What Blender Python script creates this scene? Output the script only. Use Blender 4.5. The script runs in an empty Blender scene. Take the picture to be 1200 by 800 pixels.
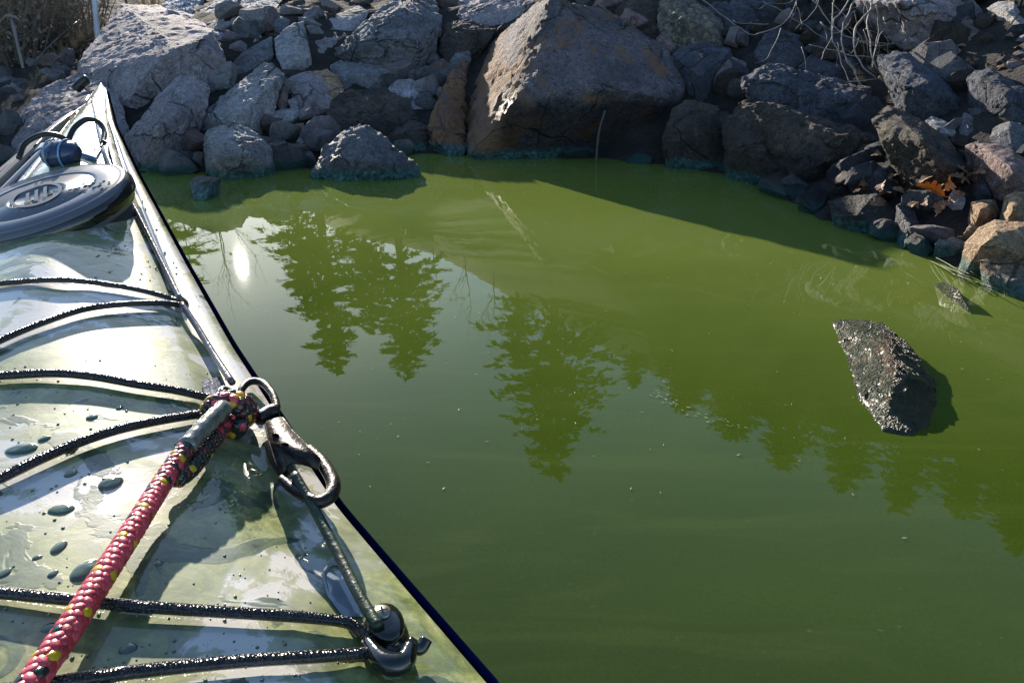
import bpy, bmesh, math, random
from mathutils import Vector, Matrix, noise
from mathutils.bvhtree import BVHTree
R = math.radians
random.seed(7)
S = bpy.context.scene
COL = S.collection

# ------------------------------------------------------------------ camera, world, sun, exposure
H = 0.65                      # camera height above the water
PITCH = R(24.2)
F = 867.0                     # focal length in photo pixels (photo 1200x800)
cam_d = bpy.data.cameras.new('camera'); cam = bpy.data.objects.new('camera', cam_d); COL.objects.link(cam)
cam.location = (0, 0, H); cam.rotation_euler = (R(90) - PITCH, 0, 0)
cam_d.sensor_width = 36; cam_d.lens = F / 1200 * 36
cam_d.clip_start = 0.01; cam_d.clip_end = 3000
S.camera = cam
SUN_EL, SUN_AZ = R(17.1), R(-20.95)         # azimuth measured from +Y towards +X
w = bpy.data.worlds.new('World'); S.world = w; w.use_nodes = True
nt = w.node_tree
sky = nt.nodes.new('ShaderNodeTexSky'); sky.sky_type = 'NISHITA'; sky.sun_disc = False
sky.sun_elevation = SUN_EL; sky.sun_rotation = SUN_AZ
sky.air_density = 1.0; sky.dust_density = 0.35; sky.ozone_density = 2.5
bg = nt.nodes['Background']; bg.inputs['Strength'].default_value = 0.10
nt.links.new(sky.outputs['Color'], bg.inputs['Color'])
sl = bpy.data.lights.new('sun', 'SUN'); sl.energy = 5.0; sl.angle = R(0.55); sl.color = (1.0, 0.90, 0.76)
sun = bpy.data.objects.new('sun', sl); COL.objects.link(sun)
TOSUN = Vector((math.sin(SUN_AZ) * math.cos(SUN_EL), math.cos(SUN_AZ) * math.cos(SUN_EL), math.sin(SUN_EL)))
sun.rotation_euler = TOSUN.to_track_quat('Z', 'Y').to_euler()
S.view_settings.view_transform = 'Standard'; S.view_settings.look = 'None'
S.view_settings.exposure = 1.1; S.view_settings.gamma = 1.0
S.render.engine = 'CYCLES'
S.cycles.max_bounces = 6; S.cycles.transparent_max_bounces = 6
S.cycles.caustics_reflective = False; S.cycles.caustics_refractive = False

CP, SP = math.cos(PITCH), math.sin(PITCH)
CAM = Vector((0, 0, H))
def ray(px, py):
    x = (px - 600) / F; y = (400 - py) / F
    return Vector((x, CP + y * SP, -SP + y * CP))       # unit depth along the camera axis
def at_z(px, py, z=0.0):
    d = ray(px, py); return CAM + d * ((z - H) / d.z)
def at_t(px, py, t): return CAM + ray(px, py) * t

# ------------------------------------------------------------------ helpers
def tag(o, label=None, cat=None, group=None, kind=None):
    if label: o['label'] = label
    if cat: o['category'] = cat
    if group: o['group'] = group
    if kind: o['kind'] = kind
    return o
def link_mesh(name, bm, mats, parent=None, smooth=True, loc=None):
    me = bpy.data.meshes.new(name)
    if smooth:
        for f in bm.faces: f.smooth = True
    if loc is not None: bmesh.ops.translate(bm, verts=bm.verts, vec=-Vector(loc))
    bm.to_mesh(me); bm.free()
    for m in (mats if isinstance(mats, (list, tuple)) else [mats]): me.materials.append(m)
    o = bpy.data.objects.new(name, me); COL.objects.link(o)
    if loc is not None: o.location = loc
    if parent: o.parent = parent
    return o
def empty(name, loc=(0, 0, 0)):
    o = bpy.data.objects.new(name, None); COL.objects.link(o); o.location = loc; o.empty_display_size = 0.1
    return o
def part(name, bm, mat, parent, smooth=True):
    """bm in world coordinates -> child of parent, keeping its place"""
    pl = Vector(parent['o_']) if 'o_' in parent else Vector(parent.location)
    o = link_mesh(name, bm, mat, None, smooth)
    for v in o.data.vertices: v.co -= pl
    o.parent = parent
    o['o_'] = list(pl)
    return o
def spline(pts, n=10):
    pts = [Vector(p) for p in pts]; out = []
    P = [pts[0] * 2 - pts[1]] + pts + [pts[-1] * 2 - pts[-2]]
    for i in range(1, len(P) - 2):
        a, b, c, d = P[i - 1:i + 3]
        for k in range(n):
            t = k / n
            out.append(0.5 * ((2 * b) + (c - a) * t + (2 * a - 5 * b + 4 * c - d) * t * t + (3 * b - a - 3 * c + d) * t ** 3))
    out.append(pts[-1]); return out
def frames(pts):
    fr = []; n = len(pts); up = None
    for i in range(n):
        t = (pts[min(i + 1, n - 1)] - pts[max(i - 1, 0)]).normalized()
        if up is None:
            up = Vector((0, 0, 1)) if abs(t.z) < 0.9 else Vector((1, 0, 0))
        u = (up - t * up.dot(t)).normalized(); v = t.cross(u); up = u
        fr.append((t, u, v))
    return fr
def tube(bm, pts, rad, seg=8, caps=True, flat=1.0):
    """rad number or list; flat scales the second axis"""
    fr = frames(pts); rings = []
    for i, p in enumerate(pts):
        r = rad[i] if isinstance(rad, (list, tuple)) else rad
        t, u, v = fr[i]
        rings.append([bm.verts.new(p + u * (r * flat * math.cos(a)) + v * (r * math.sin(a)))
                      for a in [2 * math.pi * k / seg for k in range(seg)]])
    fs = []
    for a, b in zip(rings[:-1], rings[1:]):
        for k in range(seg): fs.append(bm.faces.new((a[k], a[(k + 1) % seg], b[(k + 1) % seg], b[k])))
    if caps:
        fs.append(bm.faces.new(list(reversed(rings[0])))); fs.append(bm.faces.new(rings[-1]))
    return fs
def ellipsoid(bm, c, ax, u=10, v=7):
    """ax: three axis vectors"""
    A, B_, C_ = ax; top = bm.verts.new(c + C_); rings = []
    for j in range(1, v):
        th = math.pi * j / v; sn, cs = math.sin(th), math.cos(th)
        rings.append([bm.verts.new(c + A * (sn * math.cos(2 * math.pi * i / u)) + B_ * (sn * math.sin(2 * math.pi * i / u)) + C_ * cs) for i in range(u)])
    bot = bm.verts.new(c - C_); fs = []
    for i in range(u):
        k = (i + 1) % u
        fs.append(bm.faces.new((top, rings[0][i], rings[0][k]))); fs.append(bm.faces.new((bot, rings[-1][k], rings[-1][i])))
        for a_, b_ in zip(rings[:-1], rings[1:]): fs.append(bm.faces.new((a_[i], b_[i], b_[k], a_[k])))
    return fs
def smoothstep(a, b, x):
    t = min(1, max(0, (x - a) / (b - a))); return t * t * (3 - 2 * t)
def lerp(a, b, t): return a + (b - a) * t
def interp(x, xs, ys):
    if x <= xs[0]: return ys[0]
    for i in range(len(xs) - 1):
        if x <= xs[i + 1]:
            return lerp(ys[i], ys[i + 1], (x - xs[i]) / (xs[i + 1] - xs[i]))
    return ys[-1]

# ------------------------------------------------------------------ materials
class N:
    """tiny node-tree writer"""
    def __init__(s, name):
        s.m = bpy.data.materials.new(name); s.m.use_nodes = True; s.t = s.m.node_tree
        s.b = s.t.nodes['Principled BSDF']; s.out = s.t.nodes['Material Output']
    def n(s, typ, **kw):
        nd = s.t.nodes.new('ShaderNode' + typ)
        for k, v in kw.items():
            if k in nd.inputs.keys(): s.set(nd.inputs[k], v)
            else: setattr(nd, k, v)
        return nd
    def set(s, sock, v):
        if isinstance(v, bpy.types.NodeSocket): s.t.links.new(v, sock)
        elif isinstance(v, bpy.types.Node): s.t.links.new(v.outputs[0], sock)
        else:
            if isinstance(v, tuple) and len(v) == 3 and sock.type == 'RGBA': v = (*v, 1)
            sock.default_value = v
    def P(s, **kw):
        for k, v in kw.items(): s.set(s.b.inputs[k.replace('_', ' ')], v)
    def noise(s, scale, detail=4, rough=0.6, vec=None, dist=0.0):
        nd = s.n('TexNoise'); nd.inputs['Scale'].default_value = scale; nd.inputs['Detail'].default_value = detail
        nd.inputs['Roughness'].default_value = rough; nd.inputs['Distortion'].default_value = dist
        if vec is not None: s.set(nd.inputs['Vector'], vec)
        return nd.outputs['Fac']
    def ramp(s, fac, stops, interp='LINEAR'):
        nd = s.n('ValToRGB'); s.set(nd.inputs['Fac'], fac); cr = nd.color_ramp; cr.interpolation = interp
        while len(cr.elements) < len(stops): cr.elements.new(0.5)
        for e, (p, c) in zip(cr.elements, stops):
            e.position = p; e.color = (c, c, c, 1) if isinstance(c, (int, float)) else (*c, 1)
        return nd.outputs['Color']
    def mix(s, fac, a, b, blend='MIX'):
        nd = s.n('Mix'); nd.data_type = 'RGBA'; nd.blend_type = blend
        s.set(nd.inputs['Factor'], fac); s.set(nd.inputs[6], a); s.set(nd.inputs[7], b)
        return nd.outputs[2]
    def math(s, op, a, b=0.0, clamp=False):
        nd = s.n('Math'); nd.operation = op; nd.use_clamp = clamp
        s.set(nd.inputs[0], a); s.set(nd.inputs[1], b); return nd.outputs[0]
    def maprange(s, v, a, b, c=0.0, d=1.0):
        nd = s.n('MapRange'); nd.interpolation_type = 'SMOOTHSTEP'
        for i, x in enumerate((v, a, b, c, d)): s.set(nd.inputs[i], x)
        return nd.outputs[0]
    def bump(s, h, strength=0.5, dist=0.01):
        nd = s.n('Bump'); s.set(nd.inputs['Height'], h); nd.inputs['Strength'].default_value = strength
        nd.inputs['Distance'].default_value = dist; s.set(s.b.inputs['Normal'], nd); return nd
    def coord(s, which='Object'):
        return s.n('TexCoord').outputs[which]
    def pos(s): return s.n('NewGeometry').outputs['Position']

def rock_mat(name, c1, c2, c3, scale=9.0, lichen=None, wet=0.5, rough=0.85, streak=None, wet_shade_z=(.10, .20)):
    k = N(name); co = k.coord()
    oi = k.n('ObjectInfo').outputs['Random']
    mv = k.n('VectorMath'); mv.operation = 'ADD'; k.set(mv.inputs[0], co)
    cx = k.n('CombineXYZ'); k.set(cx.inputs[0], k.math('MULTIPLY', oi, 37.0)); k.set(cx.inputs[1], k.math('MULTIPLY', oi, 11.0)); k.set(mv.inputs[1], cx)
    v = mv.outputs[0]
    a = k.noise(scale, 6, 0.65, v, 0.6); b = k.noise(scale * 0.35, 3, 0.5, v, 1.0); g = k.noise(170, 3, 0.7, v)
    m = k.noise(42, 5, 0.7, v, 0.4)
    col = k.mix(k.ramp(a, [(0.35, 0), (0.65, 1)]), c1, c2)
    col = k.mix(k.ramp(b, [(0.48, 0), (0.68, 0.85)]), col, c3)
    col = k.mix(0.75, col, k.ramp(m, [(0.28, 0.22), (0.45, 0.85), (0.55, 1.1), (0.7, 1.7)]), 'MULTIPLY')
    col = k.mix(0.65, col, k.ramp(g, [(0.32, 0.35), (0.5, 0.95), (0.66, 1.9)]), 'MULTIPLY')
    wc = k.n('VectorMath'); wc.operation = 'ADD'; k.set(wc.inputs[0], v); wn = k.n('TexNoise'); wn.inputs['Scale'].default_value = 6; k.set(wn.inputs['Vector'], v)
    ws = k.n('VectorMath'); ws.operation = 'SCALE'; k.set(ws.inputs[0], wn.outputs['Color']); ws.inputs['Scale'].default_value = .10; k.set(wc.inputs[1], ws.outputs[0])
    ve = k.n('TexVoronoi'); ve.feature = 'DISTANCE_TO_EDGE'; ve.inputs['Scale'].default_value = 3.6; k.set(ve.inputs['Vector'], wc.outputs[0])
    crack = k.math('MULTIPLY', k.ramp(ve.outputs['Distance'], [(0.004, 1.0), (0.02, 0.0)]), k.ramp(b, [(0.42, 0.0), (0.55, 1.0)]))
    col = k.mix(k.math('MULTIPLY', crack, .75), col, (0.02, 0.018, 0.016))
    if streak:
        wv = k.noise(4.5, 6, 0.7, v, 1.2)
        px_ = k.n('SeparateXYZ'); k.set(px_.inputs[0], k.pos())
        wv = k.math('ADD', wv, k.math('MULTIPLY', k.math('MULTIPLY', k.maprange(px_.outputs[0], .14, -.1), k.maprange(px_.outputs[2], .56, .3)), .16))
        col = k.mix(k.ramp(wv, [(0.5, 0), (0.66, 0.85)]), col, streak)
    if lichen:
        l = k.noise(28, 6, 0.75, v, 0.3)
        col = k.mix(k.ramp(l, [(0.5, 0), (0.58, 0.9)]), col, lichen)
    # tide marks: dark wet band (with painted overhang shade), then blue-green algae at the waterline
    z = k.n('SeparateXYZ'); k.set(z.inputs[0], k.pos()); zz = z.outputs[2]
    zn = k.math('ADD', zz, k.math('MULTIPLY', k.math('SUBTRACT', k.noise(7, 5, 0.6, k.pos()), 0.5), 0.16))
    wet_shade = k.maprange(zn, wet_shade_z[0], wet_shade_z[1], wet, 0.0)
    if streak: wet_shade = k.math('MULTIPLY', wet_shade, k.maprange(z.outputs[0], -.12, .0, .12, 1.0))  # wetness and painted shade kept off the sunlit side
    col = k.mix(wet_shade, col, k.mix(1.0, col, (0.22, 0.21, 0.2), 'MULTIPLY'))
    alg = k.maprange(k.math('ADD', k.math('MULTIPLY', zn, .4), k.math('MULTIPLY', zz, .6)), 0.022, 0.06, 0.92, 0.0)
    fine = k.noise(60, 4, 0.7, v)
    acol = k.ramp(fine, [(0.35, (0.018, 0.055, 0.052)), (0.52, (0.055, 0.175, 0.165)), (0.70, (0.20, 0.40, 0.36))])
    col = k.mix(alg, col, acol)
    k.P(Base_Color=col, Roughness=k.math('SUBTRACT', rough, k.math('MULTIPLY', k.math('MAXIMUM', wet_shade, alg), 0.45)))
    k.b.inputs['Specular IOR Level'].default_value = 0.4
    vo = k.n('TexVoronoi'); vo.inputs['Scale'].default_value = 26; k.set(vo.inputs['Vector'], v)
    hgt = k.math('ADD', k.math('ADD', k.math('MULTIPLY', m, 1.2), k.math('MULTIPLY', g, 0.45)), k.math('SUBTRACT', k.math('MULTIPLY', vo.outputs['Distance'], 0.25), k.math('MULTIPLY', crack, .7)))
    k.bump(hgt, 1.0, 0.028)
    return k.m
M = {}
M['purple'] = rock_mat('purple_grey_quartzite', (0.39, 0.335, 0.365), (0.54, 0.475, 0.50), (0.30, 0.275, 0.285), 8)
M['slate'] = rock_mat('slate_grey_stone', (0.19, 0.195, 0.215), (0.33, 0.33, 0.35), (0.13, 0.13, 0.135), 8)
M['grey'] = rock_mat('light_grey_stone', (0.46, 0.435, 0.445), (0.58, 0.555, 0.56), (0.36, 0.345, 0.33), 10)
M['rust'] = rock_mat('rust_streaked_boulder', (0.17, 0.15, 0.17), (0.27, 0.24, 0.26), (0.10, 0.095, 0.10), 7, streak=(0.38, 0.20, 0.09), wet=0.92, wet_shade_z=(.22, .31))  # wet band raised and deepened to paint in the overhang's shade
M['pink'] = rock_mat('pink_quartzite', (0.27, 0.19, 0.18), (0.40, 0.29, 0.265), (0.20, 0.155, 0.15), 9)
M['tan'] = rock_mat('tan_stone', (0.50, 0.33, 0.19), (0.60, 0.43, 0.28), (0.40, 0.24, 0.13), 12, wet=0.25)
M['lichen'] = rock_mat('lichen_covered_stone', (0.13, 0.12, 0.10), (0.22, 0.2, 0.17), (0.1, 0.09, 0.08), 10, lichen=(0.42, 0.38, 0.26))
M['ink'] = rock_mat('blue_black_wet_stone', (0.075, 0.085, 0.11), (0.135, 0.15, 0.19), (0.05, 0.055, 0.07), 9, wet=0.6)  # shade of the right bank put into the colour, darker and bluer
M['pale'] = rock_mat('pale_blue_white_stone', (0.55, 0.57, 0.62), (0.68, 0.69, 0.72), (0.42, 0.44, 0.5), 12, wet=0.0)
M['dark'] = rock_mat('dark_wet_stone', (0.075, 0.064, 0.055), (0.15, 0.118, 0.092), (0.045, 0.042, 0.042), 9, wet=0.6)  # wet stone tone that also carries painted shade

def simple(name, col, rough=0.5, metallic=0.0, bump=None, var=0.0, vscale=30, spec=0.5, coat=0.0):
    k = N(name)
    if var:
        f = k.noise(vscale, 4, 0.65, k.coord())
        dk = tuple(c * (1 - var) for c in col); lt = tuple(min(1, c * (1 + var)) for c in col)
        k.P(Base_Color=k.ramp(f, [(0.3, dk), (0.7, lt)]))
    else: k.P(Base_Color=col)
    k.P(Roughness=rough, Metallic=metallic); k.b.inputs['Specular IOR Level'].default_value = spec
    k.b.inputs['Coat Weight'].default_value = coat; k.b.inputs['Coat Roughness'].default_value = 0.05
    if bump: k.bump(k.noise(bump[0], 3, 0.6, k.coord()), bump[1], bump[2])
    return k.m

def water_mat():
    k = N('algae_green_water'); t = k.t; pos = k.pos()
    sx = k.n('SeparateXYZ'); k.set(sx.inputs[0], pos)
    # backlit brightening painted in: lighter green towards the shore, darker near the kayak
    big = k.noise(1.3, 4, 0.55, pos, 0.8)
    backlit_tone = k.math('ADD', k.math('ADD', k.math('MULTIPLY', sx.outputs[1], 0.30), k.math('MULTIPLY', sx.outputs[0], 0.13)), k.math('MULTIPLY', k.math('SUBTRACT', big, 0.5), 0.35))
    col = k.ramp(backlit_tone, [(0.05, (0.020, 0.038, 0.006)), (0.35, (0.058, 0.094, 0.011)), (0.72, (0.155, 0.205, 0.036)), (1.0, (0.160, 0.210, 0.038))])
    mp = k.n('Mapping'); mp.inputs['Rotation'].default_value = (0, 0, R(-38)); mp.inputs['Scale'].default_value = (0.8, 4.5, 1); k.set(mp.inputs['Vector'], pos)
    st = k.noise(2.0, 6, 0.65, mp.outputs[0], 1.4)
    col = k.mix(k.ramp(st, [(0.50, 0), (0.66, 0.09)]), col, (0.17, 0.21, 0.05))
    sp = k.noise(60, 3, 0.8, pos)
    col = k.mix(k.ramp(sp, [(0.66, 0), (0.75, 0.35)]), col, (0.22, 0.24, 0.08))
    gr = k.noise(190, 3, 0.75, pos)
    col = k.mix(0.5, col, k.ramp(gr, [(0.3, 0.78), (0.5, 1.0), (0.7, 1.22)]), 'MULTIPLY')
    cl = k.noise(5.5, 6, 0.7, pos, 2.2)
    clf = k.math('MULTIPLY', k.ramp(cl, [(0.54, 0), (0.66, 0.24)]), k.maprange(backlit_tone, .38, .75))
    col = k.mix(clf, col, (0.20, 0.235, 0.07))
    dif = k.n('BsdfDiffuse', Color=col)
    tr = k.n('BsdfTransparent', Color=(0.30, 0.42, 0.12))
    m1 = k.n('MixShader', Fac=0.08); t.links.new(dif.outputs[0], m1.inputs[1]); t.links.new(tr.outputs[0], m1.inputs[2])
    gl = k.n('BsdfGlossy', Roughness=0.012, Color=(1, 1, 1))
    fr = k.n('Fresnel', IOR=1.33)
    bp = k.n('Bump'); bp.inputs['Strength'].default_value = 0.028; bp.inputs['Distance'].default_value = 0.004
    k.set(bp.inputs['Height'], k.math('ADD', k.noise(9, 3, 0.5, pos, 0.5), k.math('MULTIPLY', k.noise(45, 2, 0.5, pos), 0.10)))
    t.links.new(bp.outputs[0], gl.inputs['Normal'])
    m2 = k.n('MixShader', Fac=fr.outputs[0]); t.links.new(m1.outputs[0], m2.inputs[1]); t.links.new(gl.outputs[0], m2.inputs[2])
    t.links.new(m2.outputs[0], k.out.inputs['Surface'])
    return k.m
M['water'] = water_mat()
def ground_mat(name, a, b, c, sc=4):
    k = N(name); v = k.coord()
    f = k.noise(sc, 6, 0.7, v, 0.5); g = k.noise(sc * 12, 4, 0.7, v)
    col = k.mix(0.7, k.ramp(f, [(0.35, a), (0.5, b), (0.65, c)]), k.ramp(g, [(0.3, 0.4), (0.7, 1.5)]), 'MULTIPLY')
    k.P(Base_Color=col, Roughness=0.95); k.bump(k.math('ADD', f, g), 0.8, 0.05); return k.m
M['earth'] = ground_mat('bank_earth', (0.015, 0.013, 0.012), (0.03, 0.026, 0.022), (0.055, 0.047, 0.04), 6)
M['hill'] = ground_mat('hill_leaf_litter', (0.035, 0.042, 0.018), (0.06, 0.06, 0.03), (0.10, 0.085, 0.05), 0.35)

def deck_mat():
    k = N('cream_gelcoat_with_algae'); v = k.coord()
    warp = k.noise(7, 4, 0.55, v, 1.0); fine = k.noise(34, 6, 0.7, v, 0.8); splash = k.noise(13, 4, 0.55, v, 1.4); mott = k.noise(90, 4, 0.7, v)
    film = k.math('ADD', k.math('MULTIPLY', warp, 0.72), k.math('MULTIPLY', fine, 0.28))
    fm = k.ramp(film, [(0.45, 0.0), (0.465, 0.6), (0.51, 0.88), (0.59, 1.0)])
    cream = k.mix(k.noise(4, 3, 0.5, v), (0.65, 0.63, 0.57), (0.73, 0.71, 0.66))
    fcol = k.ramp(fine, [(0.30, (0.05, 0.082, 0.022)), (0.47, (0.155, 0.20, 0.055)), (0.62, (0.32, 0.345, 0.14)), (0.75, (0.45, 0.45, 0.25))])
    fcol = k.mix(0.6, fcol, k.ramp(mott, [(0.3, 0.45), (0.6, 1.25)]), 'MULTIPLY')
    col = k.mix(fm, cream, fcol)
    # thicker dark green spills
    dk = k.ramp(splash, [(0.585, 0.0), (0.60, 0.8), (0.70, 0.95)])
    col = k.mix(dk, col, k.ramp(fine, [(0.3, (0.018, 0.045, 0.028)), (0.6, (0.075, 0.13, 0.075)), (0.8, (0.16, 0.21, 0.12))]))
    grit = k.noise(260, 2, 0.6, v)
    col = k.mix(k.ramp(grit, [(0.68, 0), (0.72, 0.5)]), col, (0.10, 0.10, 0.06))
    k.P(Base_Color=col, Roughness=k.math('ADD', 0.30, k.math('MULTIPLY', fm, 0.2)))
    k.b.inputs['Specular IOR Level'].default_value = 0.15
    k.b.inputs['Coat Weight'].default_value = 1.0; k.b.inputs['Coat Roughness'].default_value = 0.04; k.b.inputs['Coat IOR'].default_value = 1.55
    hgt = k.math('ADD', k.math('MULTIPLY', film, 1.0), k.math('MULTIPLY', dk, 0.35))
    nd = k.bump(hgt, 0.12, 0.010)
    cb = k.n('Bump'); cb.inputs['Strength'].default_value = 0.09; cb.inputs['Distance'].default_value = 0.006
    k.set(cb.inputs['Height'], k.math('ADD', k.noise(26, 3, 0.5, v, 1.0), k.math('MULTIPLY', dk, 0.8)))
    k.t.links.new(cb.outputs[0], k.b.inputs['Coat Normal'])
    return k.m
M['deck'] = deck_mat()
M['navy'] = simple('navy_hull_gelcoat', (0.014, 0.026, 0.20), 0.25, coat=0.4)
M['rubber'] = simple('black_rubber', (0.018, 0.018, 0.02), 0.35, bump=(90, 0.3, 0.002), var=0.3)
M['wet_black'] = simple('wet_black_plastic', (0.010, 0.012, 0.010), 0.12, bump=(60, 0.25, 0.004), var=0.4, coat=0.8)
M['lid'] = simple('grey_hatch_rubber', (0.115, 0.12, 0.145), 0.30, bump=(120, 0.12, 0.001), var=0.2, vscale=9, coat=0.25)
M['lid_mark'] = simple('lid_emblem_rubber', (0.05, 0.05, 0.06), 0.3, bump=(120, 0.12, 0.001), var=0.2)
M['steel'] = simple('steel', (0.55, 0.55, 0.52), 0.22, 1.0, bump=(160, 0.15, 0.001))
M['screw'] = simple('weathered_screw', (0.33, 0.33, 0.27), 0.35, 0.7, bump=(300, 0.3, 0.001), var=0.3, vscale=200)
M['bronze'] = simple('dark_weathered_bronze', (0.03, 0.024, 0.021), 0.38, 0.5, bump=(130, 0.6, 0.002), var=0.6, vscale=70, coat=0.15)
M['greenline'] = simple('algae_coated_line', (0.014, 0.034, 0.018), 0.4, bump=(140, 0.6, 0.002), var=0.6, vscale=60, coat=0.15)
M['deckline'] = simple('wet_brown_deck_line', (0.16, 0.125, 0.11), 0.16, bump=(160, 0.4, 0.0015), var=0.4, vscale=90, coat=1.0)
M['groove'] = simple('wet_blue_grey_groove', (0.24, 0.29, 0.34), 0.12, var=0.25, vscale=50, coat=1.0)  # recess colour, also the painted shadow strips under the deck line
def bungee_mat():
    k = N('black_bungee_weave'); v = k.coord()
    vo = k.n('TexVoronoi'); vo.inputs['Scale'].default_value = 520; k.set(vo.inputs['Vector'], v)
    col = k.ramp(k.noise(300, 2, 0.6, v), [(0.62, (0.012, 0.012, 0.016)), (0.70, (0.035, 0.033, 0.045)), (0.80, (0.20, 0.19, 0.16))])
    k.P(Base_Color=col, Roughness=0.28); k.b.inputs['Coat Weight'].default_value = 0.5
    k.bump(vo.outputs['Distance'], 1.0, 0.0022); return k.m
M['bungee'] = bungee_mat()
M['rope_pink'] = simple('wet_pink_rope', (0.78, 0.085, 0.12), 0.38, bump=(900, 0.5, 0.0006), var=0.35, vscale=240, coat=0.5)
M['rope_deep'] = simple('wet_crimson_rope', (0.58, 0.04, 0.06), 0.38, bump=(900, 0.5, 0.0006), var=0.35, vscale=240, coat=0.5)
M['rope_yellow'] = simple('yellow_rope_fleck', (0.72, 0.46, 0.01), 0.3, bump=(900, 0.5, 0.0006), var=0.15, vscale=240, coat=0.4)
M['rope_black'] = simple('algae_dark_rope', (0.018, 0.026, 0.018), 0.22, bump=(900, 0.5, 0.0006), var=0.4, vscale=240, coat=0.7)
M['rope_maroon'] = simple('dirty_maroon_rope', (0.12, 0.022, 0.022), 0.25, bump=(900, 0.5, 0.0006), var=0.5, vscale=200, coat=0.7)
M['whip'] = simple('grey_rope_sleeve', (0.16, 0.165, 0.14), 0.2, bump=(90, 0.3, 0.002), var=0.5, vscale=60, coat=0.8)
M['drop'] = simple('algae_droplet', (0.075, 0.115, 0.075), 0.04, coat=1.0, var=0.3, vscale=80)
M['paddle'] = simple('wet_brown_paddle_shaft', (0.24, 0.16, 0.105), 0.3, var=0.3, vscale=20, coat=0.15)
M['paddle_dark'] = simple('dark_carbon_paddle', (0.03, 0.027, 0.025), 0.15, var=0.3, coat=0.8)
M['bluebox'] = simple('navy_blue_nylon', (0.03, 0.05, 0.12), 0.3, bump=(60, 0.5, 0.004), var=0.5, vscale=40, coat=0.3)
M['lightblue'] = simple('light_blue_plastic', (0.20, 0.38, 0.62), 0.2, var=0.15, coat=0.5)
M['needle'] = simple('conifer_needles', (0.035, 0.055, 0.022), 0.8, var=0.45, vscale=0.8, spec=0.2)
M['needle2'] = simple('olive_conifer_needles', (0.055, 0.072, 0.025), 0.8, var=0.45, vscale=0.8, spec=0.2)
M['bark'] = simple('grey_bark', (0.11, 0.095, 0.08), 0.9, bump=(8, 0.8, 0.03), var=0.35, vscale=3)
M['palebark'] = simple('pale_aspen_bark', (0.36, 0.34, 0.29), 0.85, bump=(8, 0.5, 0.03), var=0.35, vscale=3)
M['twig'] = simple('dry_twig', (0.26, 0.235, 0.215), 0.7, bump=(90, 0.5, 0.002), var=0.35, vscale=30)
M['brush'] = simple('brown_brush', (0.20, 0.165, 0.13), 0.9, var=0.4, vscale=1.5)
M['brushleaf'] = simple('olive_brush_leaf', (0.20, 0.19, 0.12), 0.85, var=0.5, vscale=1.2)
M['brownleaf'] = simple('russet_brush_leaf', (0.36, 0.28, 0.20), 0.85, var=0.45, vscale=1.2)
M['straw'] = simple('dry_straw_grass', (0.40, 0.30, 0.17), 0.8, var=0.3, vscale=10)
M['pole'] = simple('weathered_pole_wood', (0.26, 0.24, 0.21), 0.85, bump=(30, 0.4, 0.01), var=0.25, vscale=6)
M['whitepole'] = simple('white_painted_pole', (0.70, 0.72, 0.76), 0.4, bump=(20, 0.2, 0.004), var=0.1)
M['wire'] = simple('grey_wire', (0.25, 0.25, 0.25), 0.5, var=0.2)
M['oak'] = simple('orange_oak_leaf', (0.58, 0.17, 0.025), 0.55, bump=(120, 0.4, 0.002), var=0.3, vscale=60)
M['deadleaf'] = simple('brown_dead_leaf', (0.20, 0.115, 0.06), 0.65, bump=(120, 0.4, 0.002), var=0.45, vscale=60)
M['fleck'] = simple('pale_floating_fleck', (0.50, 0.50, 0.30), 0.5, var=0.3)
M['reed'] = simple('green_reed_blade', (0.06, 0.095, 0.02), 0.45, var=0.5, vscale=20)

# ------------------------------------------------------------------ shore and bank
SHORE_PX = [(1290, 420), (1200, 352), (1130, 318), (1050, 290), (950, 250), (860, 205), (780, 195), (690, 186), (590, 186), (500, 180), (430, 195), (340, 200), (240, 203), (150, 205)]
SH = [at_z(*p).to_2d() for p in SHORE_PX]
SH = [Vector((2.6, 0.2)), Vector((1.9, 0.75))] + SH + [Vector((-2.35, 3.35)), Vector((-3.2, 3.75)), Vector((-5.5, 5.0)), Vector((-12, 6.5))]
POLY = SH + [Vector((-400, 10)), Vector((-400, 500)), Vector((500, 500)), Vector((500, -60)), Vector((30, -40))]
def inside(p, poly):
    c = False; n = len(poly); j = n - 1
    for i in range(n):
        a, b = poly[i], poly[j]
        if (a[1] > p[1]) != (b[1] > p[1]) and p[0] < (b[0] - a[0]) * (p[1] - a[1]) / (b[1] - a[1]) + a[0]: c = not c
        j = i
    return c
def shore_d(x, y):
    p = Vector((x, y)); best = 1e9
    for a, b in zip(SH[:-1], SH[1:]):
        ab = b - a; t = max(0, min(1, (p - a).dot(ab) / ab.length_squared)); d = (a + ab * t - p).length
        if d < best: best = d
    return best if inside(p, POLY) else -best
def bank(x, y):
    d = shore_d(x, y)
    if d < 0: return max(-1.2, 0.6 * d) - 0.01
    sl = lerp(0.33, 0.62, smoothstep(-0.2, 0.9, x)) * lerp(0.45, 1.0, smoothstep(-3.4, -1.7, x))
    k = lerp(1.9, 2.2, smoothstep(0, 1, x))
    z = sl * min(d, k) + max(0, d - k) * 0.10
    return z
def hill(x, y):
    r = math.hypot(x, y); az = math.degrees(math.atan2(x, y))
    el = interp(az, [-60, -24, -18, -14, -6, 2, 12, 25, 60], [7, 8.5, 9.5, 15, 17, 21.5, 26, 28, 28])
    z = interp(r, [0, 10, 16, 24, 40, 75, 120, 300], [0.1, 0.12, 0.4, 1.6, 5.0, 12.0, 19.4, 24]) * math.tan(R(el)) / math.tan(R(9.2))
    return max(z, .1)
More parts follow.
